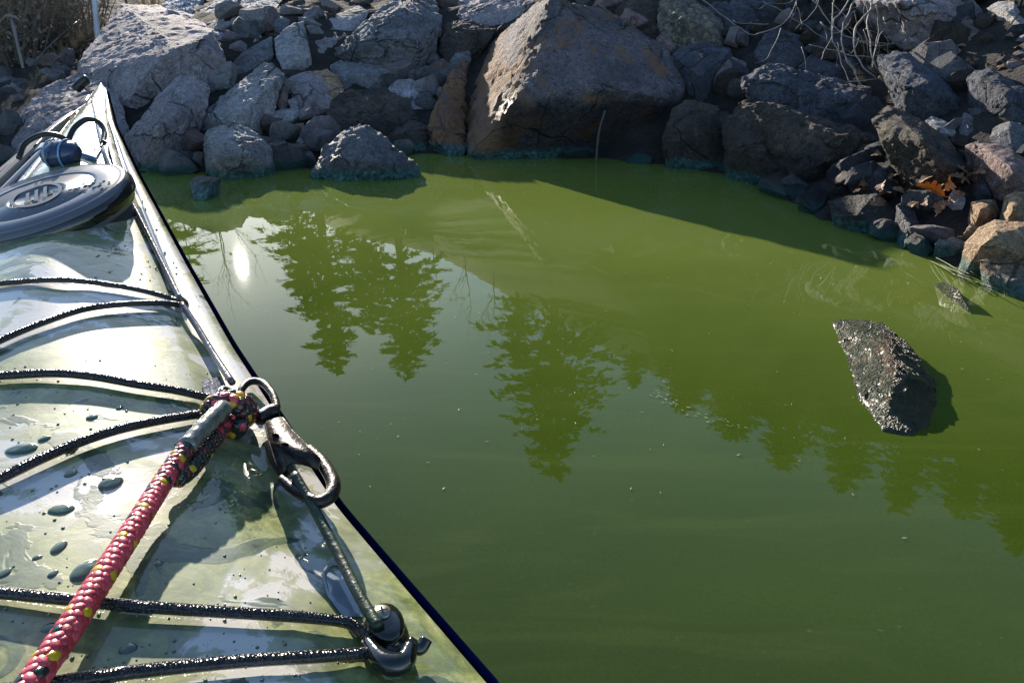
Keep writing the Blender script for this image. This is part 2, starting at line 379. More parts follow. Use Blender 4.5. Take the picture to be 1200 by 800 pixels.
def march(px, py):
    d = ray(px, py); t = 1.0
    while t < 14:
        p = CAM + d * t
        h = max(bank(p.x, p.y), -0.0)
        if p.z <= h: return t
        t += 0.03
    return 9.0

# water sheet, bank, hill
bm = bmesh.new()
bmesh.ops.create_grid(bm, x_segments=40, y_segments=40, size=400)
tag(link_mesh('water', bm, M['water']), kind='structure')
bm = bmesh.new(); nx, ny = 130, 150; g = {}
for j in range(ny + 1):
    for i in range(nx + 1):
        x = -7 + 11.5 * i / nx; y = 0.2 + 11.8 * (j / ny) ** 1.3
        z = bank(x, y)
        z += (noise.fractal((x * 3, y * 3, 0.3), 0.8, 2, 4) * 0.05 if z > -0.02 else noise.noise((x * 3, y * 3, 0)) * 0.02 - 0.02)
        g[i, j] = bm.verts.new((x, y, z))
for j in range(ny):
    for i in range(nx): bm.faces.new((g[i, j], g[i + 1, j], g[i + 1, j + 1], g[i, j + 1]))
tag(link_mesh('rocky_bank', bm, M['earth']), kind='structure')
bm = bmesh.new(); g = {}
rs = [9, 12, 15, 20, 26, 34, 45, 60, 75, 90, 110, 160, 300]
for j, r in enumerate(rs):
    for i in range(73):
        a = R(-75 + 150 * i / 72); x, y = r * math.sin(a), r * math.cos(a)
        z = hill(x, y) + noise.fractal((x * .1, y * .1, 5), 0.8, 2, 4) * 0.02 * r * 0.5 - (0.5 if j == 0 else 0)
        g[i, j] = bm.verts.new((x, y, z))
for j in range(len(rs) - 1):
    for i in range(72): bm.faces.new((g[i, j], g[i + 1, j], g[i + 1, j + 1], g[i, j + 1]))
tag(link_mesh('hillside', bm, M['hill']), kind='structure')

# ------------------------------------------------------------------ rocks
def cut_facets(bm, seed, n, depth):
    rnd = random.Random(seed)
    for k in range(n):
        d = Vector((rnd.gauss(0, 1), rnd.gauss(0, 1), rnd.gauss(0, .8))).normalized()
        hs = [v.co.dot(d) for v in bm.verts]; hi, lo = max(hs), min(hs)
        h = hi - (hi - lo) * depth * rnd.uniform(.4, 1.0)
        r = bmesh.ops.bisect_plane(bm, geom=bm.verts[:] + bm.edges[:] + bm.faces[:], dist=1e-5, plane_co=d * h, plane_no=d, clear_outer=True)
        es = [e for e in r['geom_cut'] if isinstance(e, bmesh.types.BMEdge) and e.is_valid]
        if es:
            try: bmesh.ops.contextual_create(bm, geom=es)
            except Exception: pass
def finish_rock(bm, edge, rough, seed, chips=1.0, soft=1):
    bmesh.ops.triangulate(bm, faces=bm.faces)
    for it in range(8):
        es = [e for e in bm.edges if e.calc_length() > edge]
        if not es or len(bm.verts) > 9000: break
        bmesh.ops.subdivide_edges(bm, edges=es, cuts=1)
        bmesh.ops.triangulate(bm, faces=[f for f in bm.faces if len(f.verts) > 3])
    for _ in range(soft): bmesh.ops.smooth_vert(bm, verts=bm.verts, factor=0.5, use_axis_x=True, use_axis_y=True, use_axis_z=True)
    bm.normal_update()
    o = Vector((seed * 3.1, seed * 1.7, seed * 0.9)); new = []
    for v in bm.verts:
        p = v.co + o
        big = noise.noise(p * 6.0) * 0.45
        c1 = noise.voronoi(p * 6.5)[1][0]; h1 = (p * 6.5 - c1).dot(noise.noise_vector(c1 * 7.3)) * 1.5
        c2 = noise.voronoi(p * 17.0)[1][0]; h2 = (p * 17.0 - c2).dot(noise.noise_vector(c2 * 5.1)) * 0.75
        fine = noise.fractal(p * 26.0, 0.6, 2.1, 4)
        q = p.z * 17 + p.x * 8 + noise.noise(p * 7) * 2.2
        step = (q - math.floor(q)); step = min(1.0, step * 3.0) - 0.5       # broken bedding steps
        d = rough * (big + (h1 + h2) * chips + fine * 0.30 + step * 0.28 * chips)
        new.append(v.co + v.normal * d)
    for v, c in zip(bm.verts, new): v.co = c
ROCK_POLYS = []; ROCK_NAMES = []
def rock(name, label, cat, pts, mat, front=(), dm=0.75, thick=0.4, rough=0.017, edge=0.021, root=0.12, group=None, zpts=False, chips=1.0, soft=0, tb=None, nbulge=3, back=0.8):
    """pts: outline in photo pixels (px,py[,pull]); every vertex gets its own distance from where its sight line meets the bank"""
    rnd = random.Random(label)
    ys = [p[1] for p in pts]; bot = max(pts, key=lambda p: p[1]); cx = sum(p[0] for p in pts) / len(pts); cy = sum(ys) / len(ys)
    hpx = max(ys) - min(ys); wpx = max(p[0] for p in pts) - min(p[0] for p in pts)
    ROCK_POLYS.append([(p[0], p[1]) for p in pts]); ROCK_NAMES.append((cx, cy, label))
    if tb is None: tb = march(bot[0], min(bot[1], 700))
    P = []; ts = []
    for p in pts:
        ti = march(p[0], p[1]); t = tb + dm * (ti - tb)
        t = max(tb - 0.3, min(tb + 1.6, t)) + (p[2] if len(p) > 2 else 0)
        ts.append(t); P.append(at_t(p[0], p[1], t))
    tm = sum(ts) / len(ts); size = tm * max(hpx, wpx) / F; th = thick * size
    full = list(P)
    for p, t in zip(pts, ts):          # far side, drawn in towards the middle
        qx = lerp(cx, p[0], back); qy = lerp(cy, p[1], back)
        full.append(at_t(qx, qy, t + th))
        if p[1] > cy + 0.15 * hpx:      # roots down into the bank or the water
            q = at_t(p[0], p[1], t); full.append(Vector((q.x, q.y + 0.05, q.z - root)))
    for p in front:
        ti = tb + dm * (march(p[0], p[1]) - tb)
        full.append(at_t(p[0], p[1], ti + p[2]))
    if not front:
        for k in range(nbulge):
            a = rnd.uniform(0, 6.28); r = rnd.uniform(0.15, 0.5)
            px, py = cx + wpx * .5 * r * math.cos(a), cy + hpx * .5 * r * math.sin(a)
            full.append(at_t(px, py, tm - rnd.uniform(0.10, 0.22) * size))
    return hull_rock(name, label, cat, full, mat, rough * min(1.4, size / 0.45), max(edge * min(1.0, 0.45 + size * .6), 0.011), group, rnd.random() * 50, chips, soft)
def hull_rock(name, label, cat, full, mat, rough, edge, group=None, seed=1.0, chips=1.0, soft=0, cuts=5, depth=.05):
    bm = bmesh.new()
    for q in full: bm.verts.new(q)
    r = bmesh.ops.convex_hull(bm, input=bm.verts)
    kill = list({v for v in r['geom_interior'] + r['geom_unused'] if isinstance(v, bmesh.types.BMVert)})
    bmesh.ops.delete(bm, geom=kill, context='VERTS')
    cut_facets(bm, label, cuts, depth)
    finish_rock(bm, edge, rough, seed, chips, soft)
    c = sum(full, Vector()) / len(full); c.z = min(q.z for q in full)
    o = link_mesh(name, bm, M[mat], loc=c); o.data.set_sharp_from_angle(angle=R(38))
    return tag(o, label, cat, group)

B = 'boulder'
# --- great boulder at the waterline: built from measured points so that its shadow lands on the water where the photo shows it
A_ = Vector((0.178, 4.07, 0.66))
def bt(px, py, y): # point on a sight line at a given distance y
    d = ray(px, py); return CAM + d * (y / d.y)
mainpts = [bt(645, -4, 4.07), bt(624, 9, 4.98), bt(576, 51, 5.05), bt(558, 90, 4.7), bt(547, 125, 4.25), bt(545, 170, 3.85),
           bt(708, 12, 4.16), bt(747, 33, 4.12), bt(768, 48, 4.08), bt(789, 69, 3.98), bt(803, 100, 3.82), bt(800, 120, 3.76),
           bt(646, 60, 3.72), bt(628, 90, 3.60), bt(655, 106, 3.53), bt(700, 104, 3.52), bt(760, 112, 3.62), bt(715, 62, 3.78),
           bt(592, 132, 3.56), bt(552, 180, 3.54), bt(579, 191, 3.62), bt(680, 190, 3.84), bt(777, 175, 3.95)]
low = [Vector((q.x, q.y + .05, -0.2)) for q in mainpts[18:]]
bk = [Vector((-.2, 4.7, .05)), Vector((0.1, 4.8, .45)), Vector((.5, 4.7, .5)), Vector((.9, 4.5, .2)), Vector((.9, 4.4, -.1)), Vector((-.25, 4.5, -.1))]
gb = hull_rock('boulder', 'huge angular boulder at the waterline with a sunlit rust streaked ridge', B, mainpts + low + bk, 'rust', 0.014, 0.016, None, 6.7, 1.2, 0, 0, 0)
fl = [bt(546, 68, 4.75), bt(536, 76, 4.55), bt(516, 114, 4.0), bt(502, 147, 3.80), bt(506, 160, 3.72), bt(530, 185, 3.60), bt(543, 181, 3.64), bt(538, 140, 3.9), bt(541, 110, 4.15)]
fl += [Vector((q.x, q.y + .05, -.2)) for q in fl[2:7]] + [Vector((-.38, 4.6, .1)), Vector((-.3, 4.8, .3))]
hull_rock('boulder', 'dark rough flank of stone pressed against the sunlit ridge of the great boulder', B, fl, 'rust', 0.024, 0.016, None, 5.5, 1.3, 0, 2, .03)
ROCK_POLYS.append([(645, 0), (576, 51), (502, 147), (534, 184), (579, 191), (777, 175), (803, 110), (789, 69), (708, 12)])

rock('boulder', 'broad mauve boulder with a flat top standing above the kayak bow', B, [(142, 5), (182, 6), (232, 20), (248, 38), (262, 60), (268, 92), (250, 100), (212, 110), (165, 140), (130, 130), (96, 92), (86, 80), (112, 50), (132, 26)], 'purple', [(150, 40, -.35), (215, 60, -.3), (190, 95, -.25)], dm=.28, thick=.35, tb=3.75, rough=.010)
rock('boulder', 'long dark slab slanting down behind the kayak bow tip', B, [(12, 185), (22, 130), (58, 104), (92, 86), (124, 84), (150, 140), (148, 200), (60, 215), (20, 210)], 'purple', [(100, 130, -.2), (60, 150, -.2)], dm=.6, thick=.5, tb=3.3)
rock('boulder', 'rounded mauve boulder with a bright sunlit rim right beside the kayak bow', B, [(148, 162), (180, 117), (206, 92), (224, 90), (246, 103), (243, 118), (228, 146), (208, 178), (202, 196), (155, 200)], 'purple', [(200, 110, -.12), (185, 150, -.22)], dm=.5)
rock('boulder', 'wedge shaped blue grey boulder with two sunlit edges at the water', B, [(227, 144), (239, 132), (281, 96), (311, 73), (333, 86), (325, 98), (322, 125), (304, 152), (275, 155), (240, 158)], 'grey', [(320, 97, -.12), (276, 140, -.18), (262, 125, -.12)], dm=.6)
rock('boulder', 'blunt five sided grey boulder with its base in the green water', B, [(240, 155), (275, 144), (302, 157), (318, 176), (319, 197), (302, 206), (262, 211), (241, 202), (238, 176)], 'grey', [(270, 160, -.10), (290, 180, -.15), (255, 185, -.16)], dm=.35)
rock('rock', 'small black slab tilted half under water beside the blunt grey boulder', 'rock', [(223, 213), (231, 206), (259, 208), (250, 222), (241, 237), (227, 232)], 'dark', dm=.25, thick=.5)
rock('boulder', 'dark pyramid shaped rock rising alone from the green water', B, [(361, 207), (371, 190), (380, 172), (405, 152), (422, 145), (445, 156), (470, 180), (495, 199), (460, 211), (400, 213)], 'slate', [(425, 165, -.06), (440, 190, -.14), (395, 185, -.10)], dm=.25, thick=.35, rough=.014)
rock('boulder', 'upright tablet shaped grey stone with a pointed top', B, [(321, 45), (345, 28), (356, 25), (358, 42), (363, 65), (350, 79), (332, 82), (324, 66)], 'grey', dm=.5, thick=.35, nbulge=2)
rock('boulder', 'smooth mauve slab lying at the top edge of the bank', B, [(271, 25), (280, 10), (290, -12), (340, -14), (322, 12), (286, 37), (273, 33)], 'grey', dm=.8, nbulge=2)
rock('boulder', 'pale blue slab with a bright pointed end beside the mauve slab', B, [(228, 26), (238, 12), (262, -6), (284, -8), (280, 8), (262, 24), (248, 30)], 'grey', dm=.8)
rock('boulder', 'blue white block peeping over the flat topped mauve boulder', B, [(190, 9), (200, -10), (242, -12), (228, 15), (208, 17)], 'pale', dm=.8)
rock('rock', 'small pale elongated stone wedged beside the flat topped mauve boulder', 'rock', [(240, 30), (262, 39), (273, 50), (264, 58), (248, 46)], 'pale', dm=.7)
rock('boulder', 'ribbed blue grey slab lying below the tablet shaped stone', B, [(272, 75), (283, 63), (300, 54), (318, 43), (321, 64), (306, 74), (286, 87), (274, 86)], 'slate', dm=.8, rough=.018)
rock('rock', 'small smooth finger shaped stone above the ribbed slab', 'rock', [(288, 58), (302, 38), (307, 42), (303, 52), (293, 60)], 'grey', dm=.8)
rock('rock', 'teal grey rounded stone behind the tablet shaped stone', 'rock', [(310, 40), (318, 25), (330, 20), (341, 24), (338, 32), (322, 40)], 'slate', dm=.8)
rock('boulder', 'large dark blue boulder with a sunlit sloping edge above the pyramid rock', B, [(386, 74), (400, 50), (421, 30), (456, 4), (476, -10), (508, -10), (518, 25), (514, 45), (504, 64), (480, 78), (455, 84), (420, 76)], 'slate', [(470, 12, -.25), (430, 45, -.22), (480, 50, -.3)], dm=.5, thick=.5)
rock('boulder', 'craggy dark block under the large dark blue boulder', B, [(386, 76), (400, 72), (440, 76), (462, 80), (455, 92), (432, 103), (405, 98), (390, 88)], 'slate', dm=.6)
rock('boulder', 'grey slab with a sunlit rim leaning on the large dark blue boulder', B, [(376, 41), (386, 22), (420, 7), (432, 14), (428, 25), (408, 41), (390, 44)], 'grey', dm=.8)
rock('rock', 'mauve block beneath the leaning grey slab', 'rock', [(361, 64), (370, 48), (380, 42), (408, 40), (402, 54), (386, 66), (372, 70)], 'purple', dm=.8)
rock('boulder', 'square mauve block with a bright white top edge above the water', B, [(333, 94), (356, 84), (366, 84), (380, 92), (392, 112), (384, 128), (358, 138), (346, 118), (338, 104)], 'purple', [(362, 95, -.1), (366, 118, -.14)], dm=.75)
rock('boulder', 'tawny block leaning against the square mauve block', B, [(366, 84), (384, 82), (398, 90), (404, 108), (390, 132), (380, 120)], 'tan', dm=.75)
rock('rock', 'flat pale stone under the wedge shaped boulder', 'rock', [(318, 132), (330, 128), (350, 128), (352, 134), (340, 142), (322, 140)], 'grey', dm=.6)
rock('rock', 'brown pebble standing between the wedge boulder and the square block', 'rock', [(323, 120), (328, 100), (335, 96), (337, 116), (330, 130)], 'pink', dm=.6)
rock('rock', 'round grey pebble under the square mauve block', 'rock', [(336, 117), (345, 114), (352, 119), (350, 127), (342, 128)], 'grey', dm=.6)
rock('rock', 'flat sunlit stone just above the water behind the pyramid rock', 'rock', [(347, 166), (352, 158), (362, 152), (371, 154), (366, 162), (354, 169)], 'grey', dm=.5, root=.05)
rock('rock', 'thin tawny stone lying flat under the wedge boulder', 'rock', [(331, 151), (340, 147), (355, 144), (358, 150), (346, 153), (334, 154)], 'tan', dm=.5, root=.05)
rock('boulder', 'black wet rock mass in shade behind the pyramid rock', B, [(376, 146), (390, 118), (410, 106), (450, 102), (478, 118), (496, 146), (470, 166), (420, 160), (384, 162)], 'dark', dm=.6)
rock('rock', 'rounded dark cobble behind the blue white stone', 'rock', [(452, 106), (464, 94), (482, 92), (494, 100), (492, 120), (476, 128), (458, 122)], 'purple', dm=.5)
rock('rock', 'blue white stone gleaming in the shade beside the great boulder', 'rock', [(470, 112), (476, 105), (487, 104), (493, 113), (496, 130), (486, 137), (476, 126)], 'pale', dm=.4)
rock('rock', 'dark shelf of rock at the waterline behind the pyramid rock', 'rock', [(442, 165), (452, 150), (480, 140), (505, 150), (500, 176), (470, 176)], 'dark', dm=.6)
rock('boulder', 'dark blocky rock left of the great boulder summit', B, [(537, 8), (548, -10), (620, -12), (626, 4), (604, 24), (590, 34), (560, 22), (540, 22)], 'purple', dm=.6)
rock('boulder', 'black gap filling rock under the blocky rock beside the great boulder', B, [(520, 30), (545, 22), (582, 34), (570, 52), (548, 62), (530, 80), (515, 60)], 'dark', dm=.6)
rock('rock', 'dim teal stone in the dark gap beside the large dark blue boulder', 'rock', [(523, 32), (532, 24), (545, 27), (543, 45), (532, 53), (524, 48)], 'slate', dm=.5)
rock('rock', 'mauve stone resting on the flank of the great boulder', 'rock', [(527, 72), (534, 62), (550, 60), (552, 70), (540, 82), (530, 84)], 'slate', dm=.4)
rock('rock', 'teal stained wedge in the gap above the blue white stone', 'rock', [(494, 78), (503, 76), (514, 84), (512, 94), (502, 92)], 'slate', dm=.5)
# --- behind and right of the great boulder
rock('rock', 'rusty pink stone perched behind the great boulder summit', 'rock', [(695, 8), (700, -8), (735, -10), (742, 4), (720, 9)], 'pink', dm=.8)
rock('boulder', 'dark ledge behind the great boulder shoulder', B, [(722, 12), (740, -10), (772, -12), (776, 18), (764, 40), (742, 34), (728, 26)], 'dark', dm=.8)
rock('rock', 'small pink pyramid stone on the great boulder shoulder', 'rock', [(727, 22), (733, 9), (750, 16), (766, 28), (768, 42), (745, 34)], 'pink', dm=.5)
rock('boulder', 'mossy cream lichen covered boulder above the blue cube shaped rock', B, [(770, 34), (772, 4), (784, -10), (808, -4), (824, 16), (846, 24), (852, 52), (840, 54), (815, 50), (800, 52), (790, 48)], 'lichen', [(800, 22, -.1), (835, 30, -.1)], dm=.7)
rock('boulder', 'blue cube shaped rock in the shade under the lichen boulder', B, [(786, 63), (800, 54), (820, 51), (858, 56), (860, 68), (855, 88), (842, 108), (822, 126), (806, 100)], 'ink', [(825, 64, -.12), (850, 66, -.12), (820, 90, -.12)], dm=.6)
rock('rock', 'small rust stained stone under the lichen boulder', 'rock', [(768, 46), (776, 36), (790, 40), (792, 56), (780, 60)], 'pink', dm=.5)
rock('rock', 'rounded blue stone beside the lichen boulder', 'rock', [(826, 12), (836, 3), (852, 2), (858, 10), (864, 34), (858, 42), (846, 26)], 'ink', dm=.7)
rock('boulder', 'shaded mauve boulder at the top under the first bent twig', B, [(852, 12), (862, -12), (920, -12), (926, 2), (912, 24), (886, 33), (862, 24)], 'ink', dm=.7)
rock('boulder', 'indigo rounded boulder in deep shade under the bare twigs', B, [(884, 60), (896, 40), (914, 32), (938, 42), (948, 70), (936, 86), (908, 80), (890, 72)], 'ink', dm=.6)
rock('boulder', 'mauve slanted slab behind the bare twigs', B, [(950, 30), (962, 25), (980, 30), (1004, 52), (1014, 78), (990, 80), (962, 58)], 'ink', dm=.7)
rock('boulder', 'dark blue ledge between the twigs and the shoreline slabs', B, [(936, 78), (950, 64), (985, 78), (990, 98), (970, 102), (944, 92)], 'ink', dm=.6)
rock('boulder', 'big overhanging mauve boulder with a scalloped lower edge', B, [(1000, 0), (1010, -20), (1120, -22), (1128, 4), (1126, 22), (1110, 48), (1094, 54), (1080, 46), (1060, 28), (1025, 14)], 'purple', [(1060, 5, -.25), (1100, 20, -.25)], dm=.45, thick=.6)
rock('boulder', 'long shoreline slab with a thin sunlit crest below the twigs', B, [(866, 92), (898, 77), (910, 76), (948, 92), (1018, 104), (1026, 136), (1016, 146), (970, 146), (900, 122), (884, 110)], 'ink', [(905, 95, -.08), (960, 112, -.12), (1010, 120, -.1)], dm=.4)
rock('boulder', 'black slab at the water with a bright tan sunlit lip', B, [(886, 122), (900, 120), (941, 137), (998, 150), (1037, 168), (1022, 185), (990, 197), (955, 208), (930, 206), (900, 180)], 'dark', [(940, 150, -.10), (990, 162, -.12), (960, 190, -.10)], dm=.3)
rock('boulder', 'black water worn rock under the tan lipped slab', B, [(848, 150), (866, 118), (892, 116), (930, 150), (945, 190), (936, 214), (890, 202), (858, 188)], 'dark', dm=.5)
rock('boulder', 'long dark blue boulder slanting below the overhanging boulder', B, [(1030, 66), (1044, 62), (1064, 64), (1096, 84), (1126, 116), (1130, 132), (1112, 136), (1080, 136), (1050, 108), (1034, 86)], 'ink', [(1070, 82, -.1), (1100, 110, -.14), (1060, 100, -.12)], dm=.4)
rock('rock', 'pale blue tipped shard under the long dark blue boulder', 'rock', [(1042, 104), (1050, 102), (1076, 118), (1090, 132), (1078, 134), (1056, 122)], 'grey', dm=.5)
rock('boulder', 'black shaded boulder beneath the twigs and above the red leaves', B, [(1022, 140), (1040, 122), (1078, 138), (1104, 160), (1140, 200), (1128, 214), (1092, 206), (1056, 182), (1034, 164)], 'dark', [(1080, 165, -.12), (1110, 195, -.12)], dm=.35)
rock('boulder', 'ridged blue boulder with long grooves lying on the gravel slope', B, [(1132, 92), (1142, 82), (1160, 82), (1205, 108), (1210, 148), (1180, 142), (1158, 124)], 'ink', [(1150, 94, -.1), (1185, 112, -.12)], dm=.65, rough=.02)
rock('boulder', 'pinkish angular boulder tucked under the overhanging boulder', B, [(1120, 26), (1130, 14), (1142, 26), (1157, 38), (1150, 58), (1138, 62), (1124, 48)], 'pink', dm=.7)
rock('boulder', 'tilted grey block at the top corner above the gravel', B, [(1157, 10), (1170, 2), (1188, 2), (1200, 24), (1210, 44), (1186, 28), (1170, 20)], 'grey', dm=.7)
rock('rock', 'blue pebbled stone between the overhanging and pinkish boulders', 'rock', [(1126, 2), (1138, -4), (1152, 14), (1148, 24), (1132, 14)], 'slate', dm=.7)
rock('rock', 'round white stone on the gravel slope', 'rock', [(1166, 32), (1174, 28), (1182, 34), (1180, 41), (1170, 40)], 'pale', dm=.5)
rock('rock', 'pale blue curved stone above the black shaded boulder', 'rock', [(1083, 142), (1092, 137), (1108, 142), (1124, 156), (1126, 166), (1112, 162), (1092, 152)], 'grey', dm=.5)
rock('rock', 'blue grey triangular stone beside the curved pale stone', 'rock', [(1124, 150), (1130, 132), (1140, 138), (1158, 167), (1140, 170), (1126, 164)], 'slate', dm=.5)
rock('rock', 'dark slab with a thin pale crest under the ridged boulder', 'rock', [(1160, 162), (1164, 146), (1184, 140), (1206, 150), (1206, 182), (1186, 178)], 'slate', dm=.6)
rock('boulder', 'sunlit pinkish brown slab slanting above the tan stones', B, [(1132, 172), (1146, 167), (1166, 168), (1186, 176), (1208, 190), (1210, 226), (1186, 216), (1160, 200), (1142, 186)], 'pink', [(1160, 178, -.06), (1188, 198, -.1)], dm=.6)
rock('rock', 'mauve triangular stone at the waterline under the tan lipped slab', 'rock', [(1000, 196), (1020, 192), (1046, 192), (1054, 220), (1050, 232), (1030, 226), (1012, 214)], 'ink', dm=.5)
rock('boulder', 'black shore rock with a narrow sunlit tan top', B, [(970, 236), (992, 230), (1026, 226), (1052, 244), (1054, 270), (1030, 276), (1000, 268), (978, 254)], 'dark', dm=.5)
rock('rock', 'blue grey shard with a pink tip at the water edge', 'rock', [(1051, 240), (1060, 236), (1072, 246), (1082, 274), (1076, 288), (1060, 288), (1054, 264)], 'ink', dm=.5)
rock('rock', 'sunlit tan cube shaped stone behind the largest tan stone', 'rock', [(1138, 237), (1152, 233), (1168, 233), (1174, 250), (1164, 262), (1148, 262)], 'tan', [(1150, 246, -.07)], dm=.5, thick=.6)
rock('rock', 'tall sunlit tan stone at the frame edge above the largest tan stone', 'rock', [(1177, 230), (1190, 223), (1206, 226), (1208, 264), (1184, 264), (1178, 248)], 'tan', [(1188, 244, -.07)], dm=.5, thick=.6)
rock('boulder', 'largest tan stone in full sun by the water', B, [(1132, 284), (1146, 268), (1166, 258), (1192, 260), (1212, 262), (1214, 320), (1186, 304), (1160, 304), (1142, 300)], 'tan', [(1166, 276, -.08), (1188, 290, -.08), (1150, 288, -.06)], dm=.5, thick=.6)
rock('rock', 'orange chip of stone leaning on the largest tan stone', 'rock', [(1129, 274), (1137, 262), (1148, 257), (1152, 262), (1142, 273), (1133, 278)], 'tan', dm=.4)
rock('boulder', 'cracked tan rock below the largest tan stone at the water', B, [(1146, 304), (1164, 300), (1190, 306), (1214, 322), (1216, 362), (1196, 348), (1176, 332), (1158, 318)], 'tan', dm=.5)
rock('rock', 'smooth blue grey cobble touching the largest tan stone', 'rock', [(1096, 286), (1102, 278), (1112, 276), (1130, 283), (1134, 290), (1122, 300), (1106, 300)], 'grey', dm=.4)
rock('rock', 'pinkish white pitted stone beside the orange leaves', 'rock', [(1113, 228), (1117, 223), (1126, 223), (1132, 234), (1130, 241), (1120, 240)], 'pale', dm=.4)
rock('rock', 'narrow blue stone leaning above the red leaves', 'rock', [(1064, 200), (1070, 194), (1082, 204), (1092, 214), (1086, 222), (1072, 212)], 'ink', dm=.5)
rock('rock', 'small blue cobble among the dead leaves', 'rock', [(1142, 214), (1150, 208), (1160, 214), (1164, 226), (1152, 226)], 'ink', dm=.5)

rock('boulder', 'black rock at the waterline between the great boulder and the tan lipped slab', B, [(786, 130), (806, 116), (838, 124), (862, 140), (872, 170), (864, 196), (820, 196), (784, 188), (776, 160)], 'dark', dm=.4)
rock('boulder', 'high shaded boulder standing above the first bent twig', B, [(840, -8), (870, -60), (930, -85), (990, -70), (1010, -18), (960, -4), (900, -4)], 'ink', dm=.5, tb=4.6, thick=.5)  # added, mostly unseen above the frame, to cut sun from the right bank
# --- the rock standing alone in the open water
wr = [(975, 378, 0.000), (985, 374, 0.008), (1022, 375, 0.030), (1034, 377, 0.037), (1047, 386, 0.037), (1063, 400, 0.031), (1081, 423, 0.020), (1095, 447, 0.005), (1099, 475, 0.000), (1092, 501, 0.000), (1068, 511, 0.000), (1034, 505, 0.000), (1015, 478, 0.000), (990, 422, 0.000),
      (1042, 408, 0.045), (1049, 434, 0.040), (1042, 472, 0.023), (1016, 402, 0.026), (1066, 445, 0.030)]
full = [at_z(*p) for p in wr] + [at_z(p[0], p[1], 0) + Vector((0, 0, -.15)) for p in wr[8:14]] + [at_z(990, 385, 0) + Vector((0, 0, -.15)), at_z(1060, 415, 0) + Vector((0, .02, -.15))]
def wet_rock_mat():
    k = N('algae_wet_stone'); v = k.coord()
    a = k.noise(30, 5, 0.7, v, .5); f = k.noise(110, 4, .7, v)
    col = k.ramp(a, [(.3, (.016, .034, .020)), (.5, (.04, .062, .028)), (.66, (.13, .10, .05))])
    z = k.n('SeparateXYZ'); k.set(z.inputs[0], k.pos())
    brown = k.maprange(k.math('ADD', z.outputs[2], k.math('MULTIPLY', k.math('SUBTRACT', a, .5), .06)), .028, .046, 0, .92)
    col = k.mix(brown, col, k.ramp(f, [(.35, (.07, .032, .02)), (.65, (.20, .115, .06))]))
    k.P(Base_Color=col, Roughness=.33); k.b.inputs['Specular IOR Level'].default_value = .42; k.b.inputs['Coat Weight'].default_value = .12; k.b.inputs['Coat Roughness'].default_value = .2
    vo = k.n('TexVoronoi'); vo.inputs['Scale'].default_value = 230; k.set(vo.inputs['Vector'], v)
    k.bump(k.math('ADD', vo.outputs['Distance'], k.math('MULTIPLY', f, 1.6)), 1.0, .02); return k.m
M['wetrock'] = wet_rock_mat()
hull_rock('rock', 'lone dark rock glistening wet with algae in the open water', 'rock', full, 'wetrock', .007, .008, None, 9, 1.0, 1, 2, .03)
# reed-topped stone and drowned stones by the tan shore
full = [at_z(1095, 333, 0), at_z(1108, 331, .03), at_z(1122, 340, .03), at_z(1132, 358, .01), at_z(1144, 378, -.01), at_z(1120, 352, 0), at_z(1104, 342, 0), at_z(1115, 340, -.08), at_z(1135, 365, -.08)]
hull_rock('rock', 'small mossy rock barely breaking the surface near the tan stones', 'rock', full, 'wetrock', .004, .01, None, 4)
for lab, q in (('drowned tan stone slab seen through the water above the lone rock', [(1106, 362), (1125, 368), (1132, 382), (1120, 390), (1106, 380)]),
               ('drowned tan stone under the shallow water beside the tan shore rocks', [(1132, 338), (1150, 344), (1160, 358), (1148, 364), (1136, 352)])):
    pts3 = [at_z(px, py, -.012) for px, py in q]
    hull_rock('rock', lab, 'rock', pts3 + [p + Vector((0, .01, -.1)) for p in pts3], 'tan', .001, .03, None, len(lab), .5)

# --- rubble: ten stone shapes, copied over the gaps of the bank
rub = []
for i in range(10):
    rnd = random.Random(i + 40); bm = bmesh.new()
    for k in range(13):
        d = Vector((rnd.gauss(0, 1), rnd.gauss(0, 1), rnd.gauss(0, 1))).normalized()
        bm.verts.new(Vector((d.x * .62, d.y * .46, d.z * .34)))
    bmesh.ops.convex_hull(bm, input=bm.verts)
    lv = [v for v in bm.verts if not v.link_faces]
    if lv: bmesh.ops.delete(bm, geom=lv, context='VERTS')
    cut_facets(bm, i, 5, .16)
    finish_rock(bm, .16, .018, i * 2.3, 1.0, 0)
    for f in bm.faces: f.smooth = True
    me = bpy.data.meshes.new('stone'); bm.to_mesh(me); bm.free(); me.set_sharp_from_angle(angle=R(30)); rub.append(me)
def covered(px, py):
    return any(inside((px, py), q) for q in ROCK_POLYS)
def project(p):
    v = p - CAM; dep = v.y * CP - v.z * SP; up = v.y * SP + v.z * CP
    return 600 + F * v.x / dep, 400 - F * up / dep
cnt = 0; rnd = random.Random(5); mats_l = ['grey', 'slate', 'purple', 'grey', 'pink', 'slate']; mats_r = ['ink', 'ink', 'dark', 'dark', 'dark', 'slate', 'purple']  # right-hand list is darker: shade of the gaps put into the colour
variants = {}
def stone_mesh(i, mk):
    if (i, mk) not in variants:
        m = rub[i].copy(); m.materials.append(M[mk]); variants[i, mk] = m
    return variants[i, mk]
